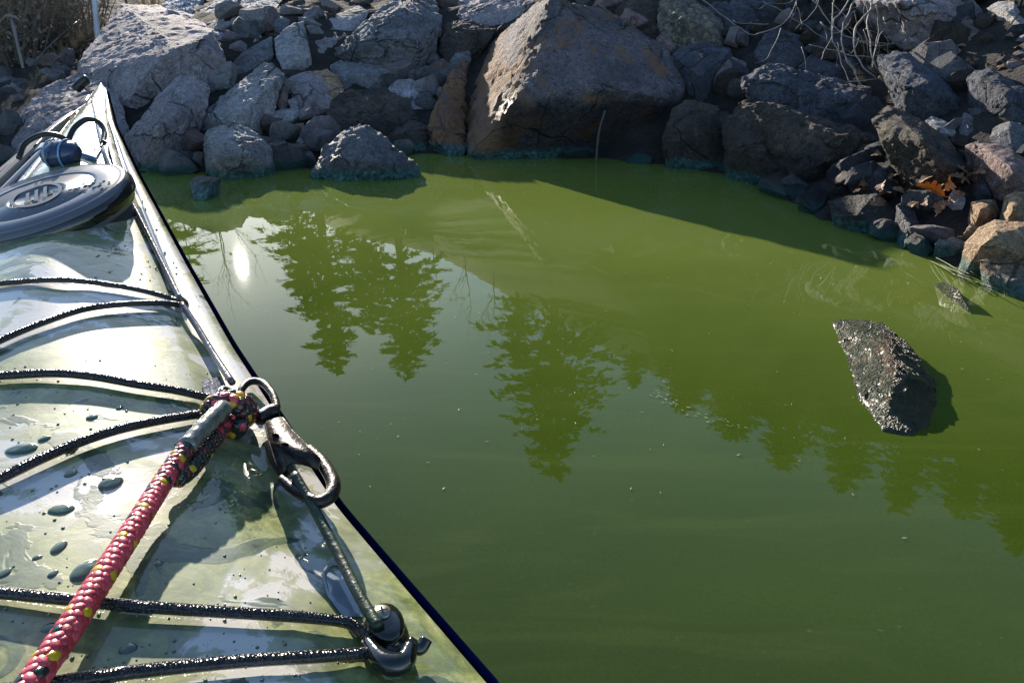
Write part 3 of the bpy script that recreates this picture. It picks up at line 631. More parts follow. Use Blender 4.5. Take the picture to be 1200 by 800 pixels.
for k in range(9000):
    px, py = rnd.uniform(-25, 1225), rnd.uniform(-25, 350)
    if covered(px, py): continue
    t = march(px, py)
    if t > 7.5: continue
    p = at_t(px, py, t)
    if shore_d(p.x, p.y) < 0.01 or not (-3.6 < p.x < 2.6): continue
    if px > 1092 and 222 < py < 345: continue
    gravel = px > 1120 and py < 90
    s = rnd.uniform(.05, .11) if gravel else rnd.choice([rnd.uniform(.07, .14), rnd.uniform(.11, .22)])
    s *= lerp(.55, 1.0, smoothstep(1.5, 3.4, p.y))
    if not gravel and px > 560 and rnd.random() < .35: continue
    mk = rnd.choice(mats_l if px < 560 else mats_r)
    o = bpy.data.objects.new('stone', stone_mesh(rnd.randrange(10), mk)); COL.objects.link(o)
    o.location = p + Vector((0, 0, s * .12)); o.scale = (s, s * rnd.uniform(.8, 1.2), s * rnd.uniform(.8, 1.5))
    o.rotation_euler = (rnd.uniform(-.5, .5), rnd.uniform(-.5, .5), rnd.uniform(0, 6.28))
    size = 'tiny' if s < .075 else 'small' if s < .125 else 'fist sized'
    col_ = {'grey': 'light grey', 'slate': 'slate grey', 'purple': 'mauve', 'pink': 'pinkish', 'ink': 'blue black', 'dark': 'dark wet'}[mk]
    near = min(ROCK_NAMES, key=lambda q: math.hypot(q[0] - px, (q[1] - py) * 1.3)); short = near[2].split()
    for stop in ('with', 'at', 'standing', 'slanting', 'beside', 'lying', 'behind', 'below', 'under', 'beneath', 'above', 'in', 'on', 'rising', 'leaning', 'wedged', 'peeping', 'between', 'perched', 'tucked', 'resting', 'right', 'left', 'near', 'gleaming', 'tilted', 'touching', 'just', 'among', 'seen', 'breaking', 'glistening'):
        if stop in short[2:]: short = short[:short.index(stop, 2)]
    rel = 'just above' if py < near[1] - 14 else 'just below' if py > near[1] + 14 else 'close beside'
    tag(o, '%s %s rubble stone %s the %s' % (size, col_, rel, ' '.join(short[:6])), 'stone',
        'broken stones of the gravel slope' if gravel else 'rubble stones near the kayak bow' if px < 560 else 'rubble stones in the shaded gaps')
    cnt += 1
    if cnt >= 285: break

# ------------------------------------------------------------------ kayak
BOW = Vector((-0.93, 1.765))
AXR = R(22.5); AX = Vector((math.sin(AXR), -math.cos(AXR)))         # from the bow back towards the paddler
NR = Vector((math.cos(AXR), math.sin(AXR)))                          # towards the right-hand gunwale
EDGE_PX = [((575, 800), .370), ((480, 690), .365), ((395, 590), .36), ((330, 492), .348), ((270, 400), .33), ((215, 302), .297), ((160, 200), .24), ((135, 146), .20), ((118, 108), .170)]
st_s, st_w, st_z = [0.0], [0.004], [H - .163]
for (px, py), drop in reversed(EDGE_PX):
    p = at_z(px, py, H - drop); r = p.to_2d() - BOW
    st_s.append(r.dot(AX)); st_w.append(max(.012, r.dot(NR))); st_z.append(p.z)
st_s += [2.2, 3.4, 4.6, 5.05]; st_w += [.30, .285, .13, .01]; st_z += [.27, .26, .29, .40]
def kw(s): return interp(s, st_s, st_w)
def kz(s): return interp(s, st_s, st_z)
def crown(s): return interp(s, [0, .1, .5, 1.0, 1.6, 2.2, 4, 5], [.004, .008, .020, .040, .055, .055, .04, .0])
VR = 0.86                                                            # inner edge of the flat gunwale strip
def deck_pt(s, v):
    c = crown(s); a = abs(v)
    if a > VR: h = 0.006 * (1 - (a - VR) / (1 - VR)) - 0.004 * max(0, (a - .97) / .03)
    else:
        h = 0.006 + c * (1 - (a / VR) ** 1.7)
        h -= 0.005 * math.exp(-((a - VR + .05) / .035) ** 2) * min(1, s / .3)   # shallow dip inside the strip
    q = BOW + AX * s + NR * (v * kw(s))
    return Vector((q.x, q.y, kz(s) + h))
kayak = empty('kayak', (BOW.x + AX.x * 1.2, BOW.y + AX.y * 1.2, 0.02))
tag(kayak, 'cream decked kayak with navy hull smeared with green algae', 'kayak'); kayak['o_'] = list(kayak.location)
bm = bmesh.new(); SS = [0, .015, .03, .05, .08] + [0.12 + .02 * k for k in range(108)] + [2.4, 2.7, 3.0, 3.4, 3.8, 4.2, 4.6, 4.8, 4.95, 5.05]
VV = [-1, -.985, -.95, -.9, -VR, -.84, -.81, -.78] + [-.74 + .0475 * k for k in range(1, 31)] + [.78, .81, .84, VR, .9, .95, .985, 1]
VV = sorted(set(VV))
rows = [[bm.verts.new(deck_pt(s, v)) for v in VV] for s in SS]
for a, b in zip(rows[:-1], rows[1:]):
    for k in range(len(VV) - 1): bm.faces.new((a[k], b[k], b[k + 1], a[k + 1]))
bm.normal_update()
DECK = BVHTree.FromBMesh(bm)
part('deck', bm, M['deck'], kayak)
bm = bmesh.new(); rows = []
for s in SS:
    wd, ze = kw(s), kz(s); row = []
    for sx, zz in ((1.012, -.004), (1.012, -.012), (1.0, -.03), (.9, -.16), (.6, -.30), (0, -.36), (-.6, -.30), (-.9, -.16), (-1.0, -.03), (-1.012, -.012), (-1.012, -.004)):
        q = BOW + AX * (s - .03 * (1 + zz) * 0) + NR * (sx * wd + (.0035 if sx > 0 else -.0035 if sx < 0 else 0))
        row.append(bm.verts.new((q.x, q.y, ze + zz * (1 if s > .3 else .5 + s * 1.6))))
    rows.append(row)
for a, b in zip(rows[:-1], rows[1:]):
    for k in range(10): bm.faces.new((a[k], a[k + 1], b[k + 1], b[k]))
bm.faces.new(rows[0]); bm.faces.new(list(reversed(rows[-1])))
part('hull', bm, M['navy'], kayak)
def deck_hit(px, py):
    d = ray(px, py).normalized(); h = DECK.ray_cast(CAM, d)
    if h[0] is None: return at_z(px, py, .295), Vector((.2, 0, .98)).normalized(), d
    n = h[1] if h[1].z > 0 else -h[1]
    return h[0].copy(), n.copy(), d
def on_deck(px, py, off=0.0):
    """the point on this sight line that lies off above the deck"""
    p, n, d = deck_hit(px, py)
    return p - d * (off / max(.25, -n.dot(d)))
def deck_path(pts, n=10):
    """pts (px,py,height above the deck)"""
    return spline([on_deck(*p) for p in pts], n)

# blue strips painting the deck line's shadow and sky reflection, deck line along the gunwale strip, fittings, bungees
for seg, nm in (([(.25 + .025 * k) for k in range(21)], 0), ([(.80 + .02 * k) for k in range(15)], 1)):
    bm = bmesh.new(); rr = []
    for s in seg:
        rr.append([bm.verts.new(deck_pt(s, v) + Vector((0, 0, .0015))) for v in (.765, .79, .815, .84)])
    for a, b in zip(rr[:-1], rr[1:]):
        for k in range(3): bm.faces.new((a[k], b[k], b[k + 1], a[k + 1]))
    part('gutter', bm, M['groove'], kayak)
def add_line(pts, r, mat, name='deck_line', seg=8):
    bm = bmesh.new(); tube(bm, pts, r, seg); return part(name, bm, mat, kayak)
add_line(deck_path([(109, 116, .004), (113, 135, .004), (128, 190, .004), (160, 248, .004), (190, 308, .005), (212, 352, .010)]), .0034, M['deckline'])
add_line(deck_path([(213, 356, .010), (232, 385, .006), (252, 418, .006), (272, 448, .012)]), .0036, M['deckline'])
add_line(deck_path([(345, 556, .028), (365, 590, .022), (392, 640, .016), (420, 695, .014), (444, 735, .014)]), .0040, M['greenline'])
BUN = [([(-40, 338, .006), (0, 332, .007), (60, 328, .009), (110, 331, .009), (160, 339, .009), (195, 348, .009), (209, 354, .010)], .0031),
       ([(-40, 420, .008), (0, 399, .009), (50, 378, .010), (100, 362, .010), (150, 356, .010), (190, 355, .010), (209, 357, .010)], .0034),
       ([(-40, 441, .008), (0, 440, .009), (60, 437, .010), (110, 441, .010), (160, 450, .010), (205, 457, .010), (245, 466, .011)], .0038),
       ([(-50, 582, .008), (0, 560, .010), (50, 536, .011), (100, 515, .011), (150, 500, .011), (200, 490, .011), (248, 483, .012)], .0041),
       ([(-50, 690, .008), (0, 694, .009), (80, 702, .010), (160, 710, .010), (250, 716, .010), (330, 721, .010), (395, 727, .010), (418, 735, .010), (436, 752, .010)], .0036),
       ([(-20, 812, .008), (60, 800, .009), (140, 789, .010), (220, 780, .010), (300, 773, .010), (370, 769, .010), (440, 764, .011)], .0037)]
for pts, r in BUN:
    add_line(deck_path([(x, y, h * .55) for x, y, h in pts], 14), r, M['bungee'], 'bungee_cord', 10)
def fitting(px, py, r, screw=True, loop=True, along=None):
    c, n, _ = deck_hit(px, py); u = Vector((AX.x, AX.y, 0)); u = (u - n * u.dot(n)).normalized(); v = n.cross(u)
    bm = bmesh.new()
    # flared base, waisted neck and a cap, turned and then squeezed into an oval
    prof = [(1.25, 0), (1.22, .10), (1.05, .22), (.88, .34), (.84, .48), (.98, .62), (.96, .80), (.70, .92), (.0, .94)]
    rings = []
    for q, h in prof:
        rings.append([bm.verts.new(c + u * (r * 1.25 * q * math.cos(t)) + v * (r * .85 * q * math.sin(t)) + n * (r * h)) for t in [2 * math.pi * k / 18 for k in range(18)]] if q else [bm.verts.new(c + n * r * h)])
    for a, b in zip(rings[:-1], rings[1:]):
        for k in range(18):
            if len(b) == 1: bm.faces.new((a[k], a[(k + 1) % 18], b[0]))
            else: bm.faces.new((a[k], a[(k + 1) % 18], b[(k + 1) % 18], b[k]))
    f = part('deck_fitting', bm, M['wet_black'], kayak)
    if screw:
        bm = bmesh.new(); cc = c + n * (r * .95) - u * (r * .40) - v * r * .1; rs = r * .42
        rg = [[bm.verts.new(cc + (u * math.cos(t) + v * math.sin(t)) * rs * q + n * rs * h) for t in [2 * math.pi * k / 16 for k in range(16)]] for q, h in ((1, 0), (1, .2), (.85, .34))]
        for a, b in zip(rg[:-1], rg[1:]):
            for k in range(16): bm.faces.new((a[k], a[(k + 1) % 16], b[(k + 1) % 16], b[k]))
        bm.faces.new(rg[-1])
        sc = part('screw', bm, M['screw'], f)
        bm = bmesh.new()
        for w1, w2 in ((u, v), (v, u)):
            vs = [bm.verts.new(cc + w1 * (rs * a) + w2 * (rs * b) + n * (rs * .36 + (.00015 if w1 == u else .0003))) for a, b in ((-.6, -.11), (.6, -.11), (.6, .11), (-.6, .11))]
            bm.faces.new(vs)
        part('screw_slot', bm, M['wet_black'], f)
    return f
fitting(211, 357, .0085, False)
f2 = fitting(262, 470, .012, False)
f3 = fitting(452, 742, .0135, True)
# recess moulded round the near fitting, and its tail of cut cord
bm = bmesh.new()
tube(bm, deck_path([(386, 700, .0005), (380, 672, .0012), (392, 660, .0012), (410, 672, .0012), (424, 712, .0008)], 8), .0014, 6); part('recess_edge', bm, M['groove'], kayak)
bm = bmesh.new()
pp = [on_deck(*q) for q in ((376, 672, .0012), (398, 668, .0012), (412, 690, .0012), (425, 722, .0012), (402, 722, .0012), (385, 700, .0012))]
bm.faces.new([bm.verts.new(p) for p in pp]); part('recess', bm, M['groove'], kayak, False)
bm = bmesh.new(); tube(bm, deck_path([(478, 752, .010), (492, 760, .008), (500, 748, .012)], 6), .0042, 8); part('cord_end', bm, M['wet_black'], kayak)
bm = bmesh.new(); tube(bm, deck_path([(430, 752, .006), (450, 775, .010), (472, 776, .011), (482, 756, .012)], 8), [.0045 + .0025 * math.sin(k / 24 * 3.1) for k in range(25)], 10); part('fitting_loop', bm, M['wet_black'], kayak)
# small blue tab beside the rope knot
bm = bmesh.new(); vs = [bm.verts.new(on_deck(*q)) for q in ((236, 446, .003), (258, 441, .003), (264, 458, .006), (240, 466, .006))]; bm.faces.new(vs)
vs2 = [bm.verts.new(v.co - Vector((0, 0, .006))) for v in vs]
for k in range(4): bm.faces.new((vs[k], vs2[k], vs2[(k + 1) % 4], vs[(k + 1) % 4]))
part('line_tab', bm, M['bluebox'], kayak, False)

# round hatch lid, tilted on its coaming
hc = at_t(44, 231, .985); rv = ray(44, 231).normalized()
Rt = Vector((1, 0, 0)); Rt = (Rt - rv * Rt.dot(rv)).normalized(); Ut = Rt.cross(rv).normalized()
if Ut.z < 0: Ut = -Ut
hn = (-rv * .26 + (Rt * -.36 + Ut * .92).normalized() * .966).normalized()
ha = (Rt * .89 + Ut * .454).normalized(); ha = (ha - hn * ha.dot(hn)).normalized(); hb = hn.cross(ha)
HR = 98 / F * .985
hatch = empty('hatch_cover', hc - kayak.location); hatch.parent = kayak; hatch['o_'] = list(hc)
def disc(bm, prof, seg=64):
    rings = []
    for q, h in prof:
        rings.append([bm.verts.new(hc + (ha * math.cos(t) + hb * math.sin(t)) * (HR * q) + hn * h) for t in [2 * math.pi * k / seg for k in range(seg)]])
    for a, b in zip(rings[:-1], rings[1:]):
        for k in range(seg): bm.faces.new((a[k], a[(k + 1) % seg], b[(k + 1) % seg], b[k]))
    return rings
bm = bmesh.new(); rg = disc(bm, [(1.0, -.034), (1.03, -.026), (1.035, -.012), (1.01, -.003), (.97, .0), (.945, -.0015), (.93, 0), (.70, .0012), (.675, .0012), (.66, -.0012), (.645, .0005), (.36, .0015), (.345, .003), (.325, .003), (.31, .001)])
bm.faces.new(rg[-1]); o = part('lid', bm, M['lid'], hatch)
bm = bmesh.new(); disc(bm, [(1.01, -.030), (1.06, -.022), (1.065, -.014), (1.03, -.008)]); part('rim', bm, M['wet_black'], hatch)
bm = bmesh.new(); disc(bm, [(.93, -.02), (.93, -.085)]); part('coaming', bm, M['lid_mark'], hatch)
# emblem: an oval ring round two slanting bars
bm = bmesh.new()
def dpt(a, b, h): return hc + ha * (HR * a) + hb * (HR * b) + hn * h
ring = [[bm.verts.new(dpt(.29 * q * math.cos(t), .42 * q * math.sin(t) , .0035)) for t in [2 * math.pi * k / 32 for k in range(32)]] for q in (1, .86)]
for k in range(32): bm.faces.new((ring[0][k], ring[0][(k + 1) % 32], ring[1][(k + 1) % 32], ring[1][k]))
for cx_, a0 in ((-.10, 0), (.0, 0), (.10, 0)):
    bm.faces.new([bm.verts.new(dpt(cx_ + q[0], q[1], .0035)) for q in ((-.055, -.2), (-.015, -.2), (.055, .2), (.015, .2))])
part('emblem', bm, M['lid_mark'], hatch, False)
# grit and drops thrown along the lid
bm = bmesh.new(); rnd = random.Random(3)
for k in range(70):
    a = rnd.uniform(-.5, .75); b = -.30 - .12 * a + rnd.gauss(0, .11)
    if a * a + b * b > .85: continue
    r = rnd.uniform(.0008, .0022)
    ellipsoid(bm, dpt(a, b, .0012), (ha * r * 1.6, hb * r, hn * r * .5), 6, 4)
tag(part('algae_spatter', bm, M['drop'], hatch), kind='stuff')

# carry handles, bow toggle and thin bow cords
def tpath(pts, n=8): return spline([at_t(*p) for p in pts], n)
for pts in ([(22, 186, 1.13), (30, 168, 1.14), (50, 158, 1.15), (68, 159, 1.16), (77, 164, 1.17)], [(80, 164, 1.17), (88, 149, 1.18), (102, 140, 1.19), (115, 143, 1.20), (122, 154, 1.19), (121, 168, 1.16)]):
    bm = bmesh.new(); tube(bm, tpath(pts), .0042, 10); part('carry_handle', bm, M['rubber'], kayak)
bm = bmesh.new(); tube(bm, tpath([(88, 106, 1.60), (91, 102, 1.60), (99, 95, 1.60), (103, 93, 1.60)], 5), [.007, .010, .0105, .0105, .0105, .0105, .0105, .0105, .0105, .0105, .0105, .0105, .0105, .0105, .010, .006][:16], 10); part('toggle', bm, M['rubber'], kayak)
for pts in ([(97, 101, 1.60), (102, 106, 1.59), (106, 104, 1.60)], [(104, 120, 1.50), (88, 131, 1.44), (62, 150, 1.32), (40, 172, 1.22)], [(104, 120, 1.50), (107, 128, 1.46), (112, 138, 1.41)], [(104, 112, 1.55), (101, 118, 1.5), (106, 122, 1.5), (103, 126, 1.48)], [(121, 166, 1.16), (118, 172, 1.14), (110, 176, 1.13)], [(120, 164, 1.16), (126, 168, 1.15), (128, 178, 1.13), (132, 194, 1.12)]):
    bm = bmesh.new(); tube(bm, tpath(pts), .0016, 6); part('bow_cord', bm, M['rubber'], kayak)

# paddle halves lying along the far gunwale, and the blue bag by the hatch
pad = empty('paddle', at_t(60, 170, 1.2)); pad['o_'] = list(pad.location)
tag(pad, 'brown split paddle stowed along the far edge of the kayak deck', 'paddle')
for a, b, r, mt in (((-30, 246, 1.10), (86, 134, 1.44), .0125, 'paddle'), ((-30, 262, 1.04), (78, 152, 1.36), .0085, 'paddle_dark'), ((-20, 222, 1.16), (80, 137, 1.46), .008, 'paddle')):
    bm = bmesh.new(); p0, p1 = at_t(*a), at_t(*b); ps = [p0.lerp(p1, k / 10) for k in range(11)]
    tube(bm, ps, [r] * 8 + [r * .95, r * .8, r * .45], 14); part('shaft', bm, M[mt], pad)
bm = bmesh.new(); p0, p1 = at_t(44, 190, 1.25), at_t(56, 176, 1.28); tube(bm, [p0, p0.lerp(p1, .5), p1], .0145, 14); part('ferrule', bm, M['paddle_dark'], pad)
bag = empty('dry_bag', at_t(75, 180, 1.12)); bag['o_'] = list(bag.location); tag(bag, 'small blue nylon bag tucked between the handles ahead of the hatch lid', 'bag')
bm = bmesh.new(); c = at_t(72, 181, 1.13)
ellipsoid(bm, c, (Vector((.030, .004, .004)), Vector((-.006, .024, 0)), Vector((0, 0, .020))), 16, 10)
for v in bm.verts: v.co += (v.co - c).normalized() * noise.noise(v.co * 60) * .005
part('pouch', bm, M['bluebox'], bag)
for q in (-.012, .010):
    bm = bmesh.new(); ring_ = [c + Vector((q, .026 * math.cos(t), .0215 * math.sin(t))) * (1.0) for t in [2 * math.pi * k / 24 for k in range(25)]]
    tube(bm, ring_, .0016, 6); part('strap', bm, M['lightblue'], bag)
bm = bmesh.new(); vs = []
for k, (px, py) in enumerate(((92, 166), (118, 174), (112, 184), (86, 176))): vs.append(on_deck(px, py, .006))
f0 = [bm.verts.new(v) for v in vs]; f1 = [bm.verts.new(v - Vector((0, 0, .006))) for v in vs]; bm.faces.new(f0)
for k in range(4): bm.faces.new((f0[k], f1[k], f1[(k + 1) % 4], f0[(k + 1) % 4]))
part('flap', bm, M['lightblue'], bag, False)

# ------------------------------------------------------------------ tow rope with its knot, and the snap hook it is tied to
rope = empty('tow_rope', on_deck(150, 700)); rope['o_'] = list(rope.location)
tag(rope, 'red braided rope with yellow flecks knotted near the kayak edge', 'rope')
RM = [M['rope_pink'], M['rope_deep'], M['rope_yellow'], M['rope_black'], M['rope_maroon']]
def braid(path, r, choose, rowlen=.0058, n=7, core=3):
    bm = bmesh.new()
    L = [0]
    for a, b in zip(path[:-1], path[1:]): L.append(L[-1] + (b - a).length)
    for f in tube(bm, path, r * .80, 10): f.material_index = core; f.smooth = True
    fr = frames(path); nrow = int(L[-1] / rowlen); i = 0
    rnd = random.Random(int(r * 1e6) + nrow)
    for k in range(nrow):
        s = (k + .5) * rowlen
        while i < len(L) - 2 and L[i + 1] < s: i += 1
        q = (s - L[i]) / max(1e-6, L[i + 1] - L[i]); p = path[i].lerp(path[i + 1], q); t, u, v = fr[i]
        for c in range(n):
            a = 2 * math.pi * (c + .5 * (k % 2)) / n + k * .05
            rad = u * math.cos(a) + v * math.sin(a); tan = t.cross(rad)
            tw = .5 if (c + k) % 2 else -.5
            la = (t * math.cos(tw) + tan * math.sin(tw)); lb = (tan * math.cos(tw) - t * math.sin(tw))
            j = rnd.uniform(.9, 1.1)
            fs = ellipsoid(bm, p + rad * (r * .80), (la * rowlen * .86 * j, lb * (r * .46), rad * (r * .25)), 8, 6)
            mi = choose(s / L[-1], k, c, rnd)
            for f in fs: f.material_index = mi; f.smooth = True
    return bm
def col_main(q, k, c, rnd):
    if q > .985: return 4
    if k % 6 == 3 and c in (0, 2, 5): return 2
    if k % 6 == 4 and c == 4: return 2
    dirty = max(0, (q - .72) / .28)
    if rnd.random() < dirty * .85: return rnd.choice((3, 4, 4))
    if rnd.random() < .04: return 3
    return 0 if rnd.random() < .68 else 1
RP = [(-10, 880, .016), (35, 803, .016), (80, 738, .016), (120, 676, .016), (155, 622, .017), (190, 566, .019), (214, 531, .022), (222, 520, .023)]
path = spline([on_deck(*p) for p in RP], 16)
part('braid', braid(path, .0071, col_main, .0052), RM, rope)
slv = spline([on_deck(218, 524, .024), on_deck(240, 500, .025), on_deck(262, 478, .024)], 10)
bm = bmesh.new(); tube(bm, slv, [.0074 + .0004 * math.sin(k * 1.7) for k in range(21)], 16); part('sleeve', bm, M['whip'], rope)
# second leg of the rope doubling back under the sleeve
leg = spline([on_deck(206, 562, .012), on_deck(224, 548, .012), on_deck(246, 520, .012), on_deck(264, 495, .014)], 10)
def col_dirty(q, k, c, rnd): return 2 if rnd.random() < .05 else rnd.choice((3, 3, 4, 4, 1))
part('tail', braid(leg, .0070, col_dirty, .0052), RM, rope)
kc = on_deck(270, 483, .022); t0 = (slv[-1] - slv[0]).normalized(); u0 = t0.cross(Vector((0, 0, 1))).normalized(); v0 = t0.cross(u0)
kp = []
for k in range(64):
    a = k / 64 * 2 * math.pi * 2.6; h = (k / 63 - .5) * .028
    rr = .0135 + .002 * math.sin(a * .5)
    kp.append(kc + t0 * (h + .003 * math.sin(a)) + (u0 * math.cos(a) + v0 * math.sin(a)) * rr)
def col_knot(q, k, c, rnd):
    z = rnd.random(); return 2 if z < .10 else 0 if z < .28 else 4 if z < .72 else 3
part('knot', braid(kp, .0078, col_knot, .0058, 7), RM, rope)

hook = empty('snap_hook', at_t(345, 530, .53)); hook['o_'] = list(hook.location)
tag(hook, 'dark bronze snap hook hanging between the red rope and the deck line', 'snap hook')
ZH = deck_hit(330, 520)[0].z + .016
def hp(px, py, dt=0.0): return at_z(px, py, ZH - dt)
bm = bmesh.new(); tube(bm, spline([hp(281, 468, .004), hp(284, 455), hp(294, 447), hp(308, 449), hp(319, 461), hp(324, 476, .002), hp(321, 488, .004)], 8), [.0036] * 20 + [.0037] * 29, 12); part('swivel_eye', bm, M['bronze'], hook)
bm = bmesh.new(); tube(bm, spline([hp(283, 470, .008), hp(292, 483, .010), hp(304, 490, .010)], 8), .0034, 10); part('eye_shank', bm, M['bronze'], hook)
bm = bmesh.new(); tube(bm, spline([hp(303, 492), hp(314, 484), hp(326, 480)], 6), [.0052, .0062, .0067, .0067, .0068, .0068, .0067, .0067, .0067, .0066, .0066, .0062, .005], 14); part('swivel_collar', bm, M['bronze'], hook)
# forged body: a plate that starts wide under the collar and splits into the hook arm and the spine
def plate(bm, px, th):
    f = [bm.verts.new(hp(x, y, -th)) for x, y in px]; b = [bm.verts.new(hp(x, y, th)) for x, y in px]
    bm.faces.new(f); bm.faces.new(list(reversed(b)))
    for k in range(len(px)): bm.faces.new((f[k], b[k], b[(k + 1) % len(px)], f[(k + 1) % len(px)]))
    bmesh.ops.recalc_face_normals(bm, faces=bm.faces)
    bmesh.ops.bevel(bm, geom=bm.edges[:], offset=.0016, segments=3, affect='EDGES', clamp_overlap=True)
bm = bmesh.new(); plate(bm, [(309, 494), (331, 487), (343, 503), (360, 520), (378, 536), (374, 552), (357, 545), (341, 543), (333, 556), (322, 543), (314, 517)], .0055)
part('body', bm, M['bronze'], hook)
bm = bmesh.new(); tube(bm, spline([hp(362, 528), hp(376, 540), hp(387, 556), hp(391, 570), hp(386, 582), hp(373, 588), hp(358, 581), hp(344, 573), hp(330, 561)], 8), [lerp(.0056, .0054, k / 64) if k < 32 else lerp(.0054, .0038, (k - 32) / 32) for k in range(65)], 14)
part('hook_arm', bm, M['bronze'], hook)
bm = bmesh.new(); tube(bm, spline([hp(318, 520, .002), hp(324, 540, .003), hp(333, 556, .003), hp(345, 572, .003)], 8), [lerp(.0055, .0040, k / 24) for k in range(25)], 12); part('gate', bm, M['bronze'], hook)
bm = bmesh.new()
for x, y in ((323, 509), (334, 520)):
    c = hp(x, y, -.0058); ellipsoid(bm, c, (Vector((.0030, 0, 0)), Vector((0, .0024, -.0018)), Vector((0, -.0012, .0022))), 12, 8)
part('rivet', bm, M['bronze'], hook)

# ------------------------------------------------------------------ algae drops lying on the deck
rnd = random.Random(21)
BIG = [(72, 597, 11, 6), (69, 641, 6, 7), (100, 668, 11, 12), (25, 526, 13, 7), (83, 555, 5, 5), (84, 527, 5, 5), (52, 514, 5, 4), (44, 653, 4, 3), (5, 671, 5, 5), (62, 672, 4, 4), (130, 566, 10, 9), (186, 660, 4, 3), (108, 489, 5, 4), (140, 478, 3, 3), (60, 735, 9, 5), (150, 760, 8, 5)]
for px, py, a, b in BIG:
    c, up, _ = deck_hit(px, py); t = (c - CAM).length; s = t / F
    bm = bmesh.new(); e1 = Vector((1, 0, 0)); e1 = (e1 - up * e1.dot(up)).normalized(); e2 = up.cross(e1)
    ellipsoid(bm, c, (e1 * a * s, e2 * b * s * 1.5, up * min(a, b) * s * .34), 14, 8)
    for v in bm.verts:
        dx = (v.co - c).dot(e1); v.co += e2 * (dx * .25) + up * noise.noise(v.co * 200) * .0006
    where = 'above the fourth bungee cord' if py < 500 else 'just under the fourth bungee cord' if py < 560 else 'beside the red rope' if px > 110 and py < 700 else 'between the two nearest cords' if py > 700 else 'on the pale deck patch beyond the red rope'
    tag(link_mesh('algae_drop', bm, M['drop'], loc=c), ('large' if a > 8 else 'middling' if a > 4 else 'small') + (' oval' if a > b * 1.3 else ' round') + ' dark green algae drop ' + where, 'drop', 'algae drops on the kayak deck')
bm = bmesh.new()
for k in range(260):
    px, py = rnd.uniform(0, 420), rnd.uniform(420, 800)
    if px > 300 and py < 600: continue
    c = on_deck(px, py, 0); r = rnd.choice((.0005, .0007, .0009, .0013))
    if not c: continue
    ellipsoid(bm, c, (Vector((r, 0, 0)), Vector((0, r * 1.2, 0)), Vector((0, 0, r * .5))), 6, 4)
for k in range(120):
    s, v = rnd.uniform(.2, 1.1), rnd.uniform(.3, .98); c = deck_pt(s, v); r = rnd.uniform(.0008, .002)
    ellipsoid(bm, c, (Vector((r, 0, 0)), Vector((0, r * 1.2, 0)), Vector((0, 0, r * .4))), 6, 4)
tag(link_mesh('deck_spatter', bm, M['drop']), 'fine green spatter and beads of water on the kayak deck', 'spatter', kind='stuff')

# ------------------------------------------------------------------ trees on the slope behind the bank (seen as reflections) and brush beyond the bank
def refl(px, py):
    d = ray(px, py); hz = math.hypot(d.x, d.y); return math.atan2(d.x, d.y), -d.z / hz
def leaf(bm, p, a, b, mi=0):
    c = (a + b) * .5
    vs = [bm.verts.new(p - a * .5), bm.verts.new(p + b * .5), bm.verts.new(p + a * .6), bm.verts.new(p - b * .5)]
    f = bm.faces.new(vs); f.material_index = mi
def conifer_meshes(seed, h, wd, full=.16):
    rnd = random.Random(seed); tr = bmesh.new(); cr = bmesh.new()
    tube(tr, [Vector((rnd.gauss(0, .03), rnd.gauss(0, .03), h * k / 8)) for k in range(9)], [.018 * h * (1 - k / 8.4) for k in range(9)], 7)
    z = h * full
    while z < h * .985:
        q = (z / h - full) / (1 - full); L = wd * (1 - q) ** .62 * rnd.uniform(.7, 1.12) + .15
        nb = 5 if q < .85 else 3
        a0 = rnd.uniform(0, 6.28)
        for k in range(nb):
            if rnd.random() < .12: continue
            a = a0 + 6.28 * k / nb + rnd.uniform(-.3, .3); l = L * rnd.uniform(.6, 1.1); dr = rnd.uniform(-.05, .30)
            d = Vector((math.cos(a), math.sin(a), 0))
            tip = Vector((0, 0, z)) + d * l + Vector((0, 0, -dr * l + .25 * l * q))
            root = Vector((0, 0, z))
            tube(tr, [root, root.lerp(tip, .5) + Vector((0, 0, .03 * l)), tip], [.0028 * h * (1 - q * .6), .0018 * h, .0006 * h], 4, False)
            for m in range(int(5 + l * 3.6)):
                t = rnd.uniform(.12, 1.0); p = root.lerp(tip, t) + Vector((rnd.gauss(0, .10), rnd.gauss(0, .10), rnd.gauss(-.05, .10))) * (.5 + l * .25)
                sd = Vector((-d.y, d.x, 0)) * rnd.choice((-1, 1)); v = (d * rnd.uniform(.5, 1) + sd * rnd.uniform(0, .9) + Vector((0, 0, rnd.uniform(-.5, .1)))).normalized()
                n = v.cross(Vector((rnd.gauss(0, 1), rnd.gauss(0, 1), 1))).normalized(); sz = rnd.uniform(.5, 1.05) * (.45 + .035 * h)
                leaf(cr, p, v * sz, n * sz * .36)
        z += h * .021 * rnd.uniform(.8, 1.25)
    m1 = bpy.data.meshes.new('trunk'); tr.to_mesh(m1); tr.free(); m2 = bpy.data.meshes.new('crown'); cr.to_mesh(m2); cr.free()
    m1.materials.append(M['bark']); return m1, m2
